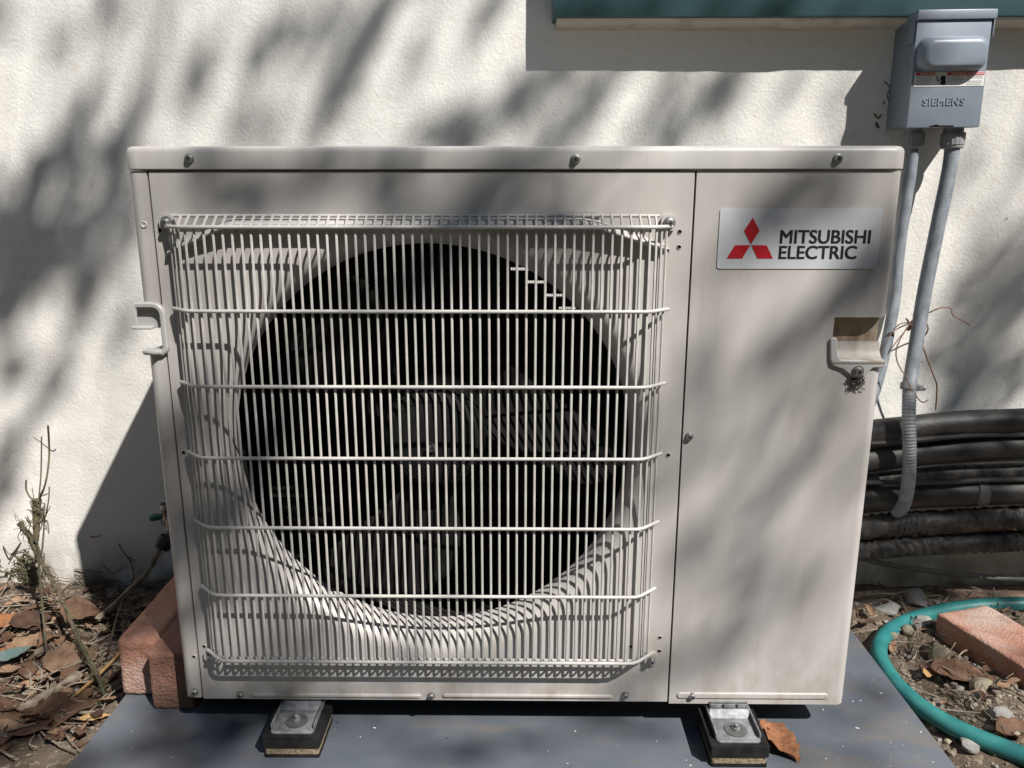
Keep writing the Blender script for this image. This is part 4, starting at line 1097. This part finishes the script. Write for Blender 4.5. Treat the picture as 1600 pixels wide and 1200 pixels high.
for i, (x, y, r, sq, mt, lbl) in enumerate(((1465, 1036, 0.0185, (0.85, 0.7, 1.05), 'stone_tan', 'greenish tan angular stone beside the small yellow leaf'),
        (1430, 950, 0.024, (1.2, 0.8, 0.6), 'stone_grey', 'light grey stone at the foot of the wall behind the hose bend'),
        (1418, 998, 0.012, (1, 0.8, 0.9), 'stone_tan', 'small pale yellowish stone inside the bend of the hose'),
        (1390, 1003, 0.011, (1, 0.8, 0.7), 'stone_tan', 'small pale chip of rock touching the hose bend'),
        (1438, 985, 0.020, (0.9, 0.9, 0.8), 'stone_grey', 'brown grey stone between the hose and the flat brick'),
        (1382, 962, 0.021, (1.3, 0.9, 0.5), 'stone_grey', 'flat dark grey stone outside the hose bend near the unit'),
        (1530, 1080, 0.018, (1.1, 0.8, 0.8), 'stone_tan', 'tan stone in front of the flat brick beside the folded leaf'),
        (1512, 1165, 0.015, (1.2, 0.8, 0.6), 'stone_grey', 'light grey stone between the hose and the slab corner'),
        (1560, 1128, 0.017, (1.1, 0.9, 0.6), 'stone_grey', 'bluish grey stone just behind the hose at the lower right'))):
    bm = stone_geo(i + 1.3, r, sq, 3, 1.0); p = atZ(x, y, GROUND + 0.006)
    z = ground_h(p.x, p.y) + r * sq[2] * 0.45
    bmesh.ops.rotate(bm, verts=bm.verts, matrix=Matrix.Rotation(i * 1.1, 3, 'Z')); bmesh.ops.translate(bm, verts=bm.verts, vec=(p.x, p.y, z))
    o = obj('stone', bm, M[mt], None, 24); tag(o, lbl, 'stone')
proto = []
for k in range(8):
    bm = stone_geo(k * 2.7 + 11, 1.0, (1, random.uniform(0.7, 1), random.uniform(0.5, 0.8)), 1)
    bm.verts.index_update(); proto.append(([q.co.copy() for q in bm.verts], [tuple(q.index for q in f.verts) for f in bm.faces])); bm.free()
vs, fs, mi = [], [], []
for k in range(2600):
    if k < 1700: px, py = random.uniform(1330, 1760), random.triangular(922, 1220, 1100)
    else: px, py = reg_left()
    p = atZ(px, py, GROUND)
    if p.y > WALL_Y - 0.015 or (abs(p.x) < 0.535 and p.y < 0.39): continue
    r = 0.0016 + 0.0055 * random.random() ** 3.2
    v0, f0 = random.choice(proto); a = random.uniform(0, 6.28); ca_, sa_ = math.cos(a) * r, math.sin(a) * r
    b0 = len(vs); z = ground_h(p.x, p.y) + r * 0.25
    vs += [(p.x + q.x * ca_ - q.y * sa_, p.y + q.x * sa_ + q.y * ca_, z + q.z * r) for q in v0]
    fs += [tuple(i + b0 for i in f) for f in f0]; mi += [random.choice((0, 0, 0, 0, 0, 1, 2))] * len(f0)
o = fast_mesh('gravel', vs, fs, [M['pebble'], M['stone_grey'], M['stone_tan']], smooth=False); o.data.polygons.foreach_set('material_index', mi)
o['kind'] = 'stuff'; tag(o, 'fine gravel and soil crumbs on the ground on both sides of the slab', 'gravel')
vs, fs = [], []
for k in range(75):      # flakes of paint and grit on the slab
    px, py = (random.uniform(1270, 1480), random.uniform(1000, 1200)) if k < 52 else (random.uniform(150, 1400), random.uniform(1125, 1200))
    p = atZ(px, py, PADZ)
    if abs(p.x) > 0.52: continue
    r = 0.0004 + 0.0011 * random.random() ** 3; v0, f0 = random.choice(proto); b0 = len(vs); st_ = random.uniform(0.6, 2.2); a = random.uniform(0, 3.1)
    vs += [(p.x + (q.x * st_ * math.cos(a) - q.y * math.sin(a)) * r, p.y + (q.x * st_ * math.sin(a) + q.y * math.cos(a)) * r, PADZ + 0.0002 + abs(q.z) * r * 0.3) for q in v0]; fs += [tuple(i + b0 for i in f) for f in f0]
o = fast_mesh('paint_flakes', vs, fs, M['label_white'], smooth=False); o['kind'] = 'stuff'; tag(o, 'tiny white paint flakes scattered over the grey base slab', 'flakes')

# ------------------------------------------------------------------ tree behind the camera: its twigs and leaves stand between sun and wall
STROKES = [  # surface, [(px, py) ...], half width px, shade
 ('w', ((175, -20), (170, 70), (150, 170), (110, 215), (60, 250)), 16, .40), ('w', ((232, 140), (228, 175), (205, 222)), 11, .5), ('w', ((335, 70), (300, 120), (305, 170)), 12, .5), ('w', ((290, 50), (292, 120)), 12, .3),
 ('w', ((490, 30), (435, 20), (410, 60), (395, 125)), 15, .65), ('w', ((640, -30), (610, 0), (575, 60), (530, 120), (515, 180), (495, 228)), 19, .78), ('w', ((525, 5), (500, 70)), 26, .35),
 ('w', ((400, 150), (370, 190), (340, 222)), 14, .42), ('w', ((405, 140), (405, 225)), 11, .3), ('w', ((800, -10), (740, 60), (725, 110), (725, 180)), 20, .38), ('w', ((860, 120), (800, 165), (740, 200), (680, 228)), 30, .6),
 ('w', ((720, 190), (690, 228)), 20, .5), ('w', ((-10, -10), (20, 40)), 22, .5),
 ('w', ((130, 180), (100, 230), (75, 270), (30, 320), (-20, 350)), 24, .52), ('w', ((192, 235), (130, 260), (85, 300), (90, 360)), 24, .55), ('w', ((-20, 330), (30, 400), (40, 440)), 42, .62), ('w', ((85, 375), (50, 420), (20, 460), (-20, 500)), 32, .75),
 ('w', ((165, 285), (140, 360), (125, 430), (125, 490), (100, 560), (60, 640), (10, 740), (-20, 790)), 18, .66), ('w', ((192, 290), (182, 400), (160, 445)), 24, .62), ('w', ((20, 480), (18, 575)), 20, .5), ('w', ((-5, 690), (-5, 790)), 25, .5), ('w', ((208, 465), (198, 530)), 14, .35),
 ('w', ((1010, 95), (940, 130), (900, 180), (870, 232)), 30, .56), ('w', ((1150, 100), (1110, 140), (1085, 185), (1060, 232)), 23, .7), ('w', ((1060, 105), (1030, 160), (1000, 228)), 24, .42), ('w', ((1318, 140), (1315, 190)), 8, .45), ('w', ((1300, 195), (1310, 230)), 22, .35), ('w', ((845, 110), (850, 225)), 18, .4),
 ('w', ((1522, 245), (1500, 282)), 15, .48), ('w', ((1553, 318), (1560, 348)), 13, .42), ('w', ((1610, 365), (1565, 400), (1530, 440), (1500, 482)), 32, .66), ('w', ((1620, 420), (1575, 500), (1545, 600), (1510, 645)), 48, .72), ('w', ((1480, 520), (1462, 610)), 22, .6), ('w', ((1605, 180), (1598, 275)), 15, .5),
 ('p', ((1620, 690), (1380, 700)), 46, .72), ('p', ((1620, 790), (1370, 770)), 40, .78), ('p', ((1620, 850), (1360, 855)), 34, .58), ('p', ((1620, 910), (1360, 905)), 26, .8),
 ('u', ((1405, 375), (1340, 430), (1280, 500), (1230, 545), (1160, 575), (1075, 605)), 32, .62), ('u', ((1310, 330), (1210, 345)), 30, .5), ('u', ((1390, 320), (1395, 470)), 28, .6), ('u', ((1285, 275), (1200, 320), (1150, 365)), 28, .5),
 ('u', ((1340, 440), (1330, 520), (1260, 590), (1240, 640)), 20, .42), ('u', ((1355, 735), (1300, 780), (1250, 830), (1200, 900), (1150, 980), (1115, 1035)), 22, .54), ('u', ((1205, 655), (1180, 740), (1130, 800), (1085, 855)), 24, .5), ('u', ((1110, 610), (1100, 720), (1090, 785)), 20, .42),
 ('u', ((1160, 880), (1080, 920)), 18, .42), ('u', ((1255, 890), (1210, 1005)), 9, .3), ('u', ((1300, 620), (1320, 720)), 18, .2),
 ('u', ((870, 215), (805, 300), (790, 345)), 32, .76), ('u', ((965, 222), (925, 280), (890, 330), (865, 365)), 21, .76), ('u', ((650, 222), (610, 290), (575, 335)), 34, .66), ('u', ((485, 222), (450, 290), (435, 335)), 22, .6), ('u', ((520, 290), (780, 290)), 60, .36),
 ('u', ((1335, 222), (1260, 290), (1205, 335)), 30, .5), ('u', ((520, 410), (880, 400)), 52, .45), ('u', ((560, 480), (700, 470)), 50, .4), ('u', ((335, 235), (300, 335)), 20, .42), ('u', ((225, 300), (240, 420)), 18, .35), ('u', ((240, 640), (265, 800), (295, 1090)), 34, .6),
 ('u', ((330, 640), (345, 850), (400, 1000), (460, 1060)), 62, .62), ('u', ((290, 1080), (700, 1085)), 26, .5), ('u', ((1012, 640), (985, 800)), 26, .5), ('u', ((430, 560), (400, 760)), 40, .4), ('u', ((560, 880), (500, 1000)), 22, .35), ('u', ((700, 960), (640, 1040)), 16, .35),
 ('u', ((235, 300), (430, 300)), 42, .36), ('u', ((1090, 250), (1180, 300)), 26, .2),
 ('u', ((300, 420), (330, 560)), 40, .25), ('u', ((1140, 420), (1110, 560)), 30, .2), ('u', ((1290, 660), (1230, 760), (1190, 830)), 12, .45), ('u', ((1330, 560), (1290, 660)), 14, .4), ('u', ((1310, 860), (1270, 960), (1250, 1010)), 12, .32), ('u', ((1080, 960), (1060, 1040)), 14, .35), ('u', ((700, 1070), (1000, 1060)), 26, .25),
 ('w', ((270, 0), (250, 90), (215, 160)), 14, .35), ('w', ((460, 90), (440, 170), (400, 225)), 14, .3), ('w', ((680, 0), (650, 80), (610, 160)), 12, .3), ('w', ((100, 40), (80, 130)), 14, .2), ('w', ((1250, 110), (1210, 180), (1180, 228)), 14, .28),
 ('b', ((100, 1195), (260, 1160), (400, 1125)), 55, .85), ('b', ((300, 1200), (440, 1195)), 40, .7), ('b', ((640, 1190), (900, 1150), (1050, 1140)), 24, .45), ('b', ((1390, 1070), (1300, 1130)), 26, .6), ('b', ((1250, 1190), (1420, 1170)), 24, .5), ('b', ((560, 1150), (700, 1170)), 20, .3),
 ('g', ((-40, 1190), (60, 1130), (150, 1080)), 60, .78), ('g', ((140, 1040), (190, 1000)), 40, .6), ('g', ((200, 1060), (260, 1030)), 45, .7), ('g', ((40, 1050), (120, 1020)), 26, .5), ('g', ((1370, 940), (1620, 925)), 26, .75), ('g', ((1420, 1000), (1450, 1070)), 22, .45), ('g', ((1560, 1060), (1640, 1100)), 30, .6), ('g', ((1480, 1110), (1560, 1180)), 26, .45), ('g', ((1540, 960), (1590, 1000)), 18, .35)]
def surf(k, x, y):
    if k == 'w': return atY(x, y, WALL_Y)
    if k == 'p': return atY(x, y, 0.355)
    if k == 'u': return atY(x, y, 0.0)
    if k == 'b': return atZ(x, y, PADZ)
    return atZ(x, y, GROUND)
tree = thing('shade_tree', (6.4, -5.2, GROUND), 'sparse leafy tree beyond the frame whose branches dapple the wall with shade', 'tree')
SH_GAIN = 1.0
lv, lfc = [], []
def shade_leaf(c, d):
    Ln = random.uniform(0.040, 0.075); Wd = Ln * random.uniform(0.28, 0.42)
    d = (Vector(d) + Vector((random.gauss(0, 0.45), random.gauss(0, 0.45), random.gauss(0, 0.45)))).normalized()
    nrm = (SUN + Vector((random.gauss(0, 0.5), random.gauss(0, 0.5), random.gauss(0, 0.5)))).normalized()
    s = d.cross(nrm).normalized(); b0 = len(lv)
    for a, b in ((-0.5, 0), (-0.15, 0.5), (0.2, 0.42), (0.5, 0), (0.2, -0.42), (-0.15, -0.5)):
        lv.append(c + d * (a * Ln) + s * (b * Wd))
    lfc.append(tuple(range(b0, b0 + 6))); return 0.62 * Ln * Wd * 0.80
twigs = bmesh.new()
LIMB = [Vector(p) for p in ((6.4, -5.2, GROUND - 0.1), (6.3, -5.1, 2.0), (6.0, -4.8, 4.0), (5.4, -4.2, 5.6), (4.6, -3.5, 6.6), (3.6, -2.9, 7.2), (2.6, -2.5, 7.5))]
limb_s = smooth_path(LIMB, 8)
random.seed(21)
for k, pts, hw_, sh in STROKES:
    T = random.uniform(4.6, 6.4)
    wp = [surf(k, *p) for p in pts]
    up = wp[0]
    sc_px = ((surf(k, pts[0][0] + 5, pts[0][1]) - surf(k, pts[0][0] - 5, pts[0][1])).length) / 10
    hwm = hw_ * sc_px
    flat = 0.62 if k in 'bg' else 1.0
    mid = [p + SUN * T for p in wp]
    if mid[0].z < mid[-1].z: mid = mid[::-1]
    sm_ = smooth_path(mid, 6)
    add_tube(twigs, sm_, [0.0035 - 0.002 * i / (len(sm_) - 1) for i in range(len(sm_))], 5)
    ln = min(limb_s[24:], key=lambda q: (q - sm_[0]).length)
    add_tube(twigs, smooth_path([sm_[0], sm_[0] * 0.55 + ln * 0.45 + Vector((0, 0, 0.15)), ln], 4), 0.0016, 4)
    seglen = [(b - a).length for a, b in zip(sm_, sm_[1:])]; tot = sum(seglen)
    u1 = SUN.cross(Vector((0, 0, 1))).normalized(); u2 = SUN.cross(u1).normalized()
    # projected area of the stroke seen from the sun
    need = -math.log(1 - min(sh * (1.2 if k == 'w' else 0.97), 0.92)) * (tot + 1.2 * hwm) * 2.2 * hwm * 0.85 * flat
    while need > 0:
        r_ = random.uniform(-0.6 * hwm, tot + 0.6 * hwm); i = 0; rr_ = max(0, min(r_, tot * 0.999))
        while rr_ > seglen[i]: rr_ -= seglen[i]; i += 1
        d = (sm_[i + 1] - sm_[i]).normalized(); c = sm_[i] + d * rr_
        c = c + u1 * random.uniform(-1.15, 1.15) * hwm + u2 * random.uniform(-1.0, 1.0) * hwm * flat * 0.8 + SUN * random.gauss(0, 0.22)
        need -= shade_leaf(c, d) * (0.9)
# the rest of the crown, shading what lies outside the frame
for k in range(70):
    t = random.random() ** 0.7; a = limb_s[int(20 + t * (len(limb_s) - 21))]
    e = a + Vector((random.gauss(0.9, 0.7), random.gauss(-0.5, 0.7), random.gauss(0.35, 0.5)))
    e = e if e.x > 2.3 else e + Vector((2.0, -0.4, 0.4))
    sm_ = smooth_path([a, (a + e) / 2 + Vector((0, 0, 0.12)), e, e + Vector((random.gauss(0, .2), random.gauss(0, .2), -0.35))], 4)
    # keep the crown out of the sun rays that reach the picture
    def hits(p):
        t_ = (WALL_Y - p.y) / -SUN.y; q = p - SUN * t_ * 1.0 if False else p + SUN * (-(p.y - WALL_Y) / SUN.y)
        return -1.25 < q.x < 1.15 and -1.0 < q.z < 1.35
    if any(hits(p) for p in sm_): continue
    add_tube(twigs, sm_, [0.012 - 0.009 * i / (len(sm_) - 1) for i in range(len(sm_))], 5)
    for j in range(60):
        p = random.choice(sm_[4:]) + Vector((random.gauss(0, 0.16), random.gauss(0, 0.16), random.gauss(0, 0.16)))
        if not hits(p): shade_leaf(p, (random.gauss(0, 1), random.gauss(0, 1), -0.8))
# leaves added to shade the unseen yard and cut its bounce light
for k in range(900):
    gxp, gyp = random.uniform(-2.2, 2.6), random.uniform(-3.4, -0.42)
    T = random.uniform(4.4, 6.0); c = Vector((gxp, gyp, GROUND)) + SUN * T
    for j in range(9):
        p = c + Vector((random.gauss(0, 0.10), random.gauss(0, 0.10), random.gauss(0, 0.10)))
        q = p - SUN * ((p.z - GROUND) / SUN.z)
        if q.y < -0.40: shade_leaf(p, (random.gauss(0, 1), random.gauss(0, 1), -0.8))
bm = bmesh.new()
add_tube(bm, limb_s, [0.13 - 0.105 * i / (len(limb_s) - 1) for i in range(len(limb_s))], 12, True, 0, wobble(1, 0.2, 3))
obj('trunk', bm, M['bark'], tree, 60)
obj('twigs', twigs, M['bark'], tree, 60)
fast_mesh('crown', lv, lfc, M['green_leaf'], tree, False)

# ------------------------------------------------------------------ leafy screen added behind the camera, unseen, to block low sky light
hv, hf = [], []
random.seed(5)
sky_block_hedge = thing('sky_block_hedge', (0, -3.6, GROUND), 'unseen leafy screen added behind the camera to block low sky light', 'sky_block_hedge')
nxh, nzh = 60, 22
for j in range(nzh + 1):
    for i in range(nxh + 1):
        x = -7 + 14 * i / nxh; t = j / nzh
        z = GROUND + min(t / 0.8, 1) * 3.4
        y = -3.6 - max(0, (t - 0.8) / 0.2) * 0.9
        o_ = 0.14 * noise.noise((x * 1.6, y, z * 1.6))
        hv.append((x, y + o_, z + (o_ if t > 0.7 else 0)))
hf = [(j * (nxh + 1) + i, j * (nxh + 1) + i + 1, (j + 1) * (nxh + 1) + i + 1, (j + 1) * (nxh + 1) + i) for j in range(nzh) for i in range(nxh)]
fast_mesh('leaf_mass', hv, hf, M['green_leaf'], sky_block_hedge)
lv, lfc = [], []
for k in range(7000):
    q = Vector(random.choice(hv)) + Vector((random.gauss(0, 0.15), random.gauss(0.03, 0.05), random.gauss(0, 0.12)))
    if q.z > GROUND + 0.02: shade_leaf(q, (random.gauss(0, 1), 0.5, random.gauss(0, 1)))
fast_mesh('leaves', lv, lfc, M['green_leaf'], sky_block_hedge, False)
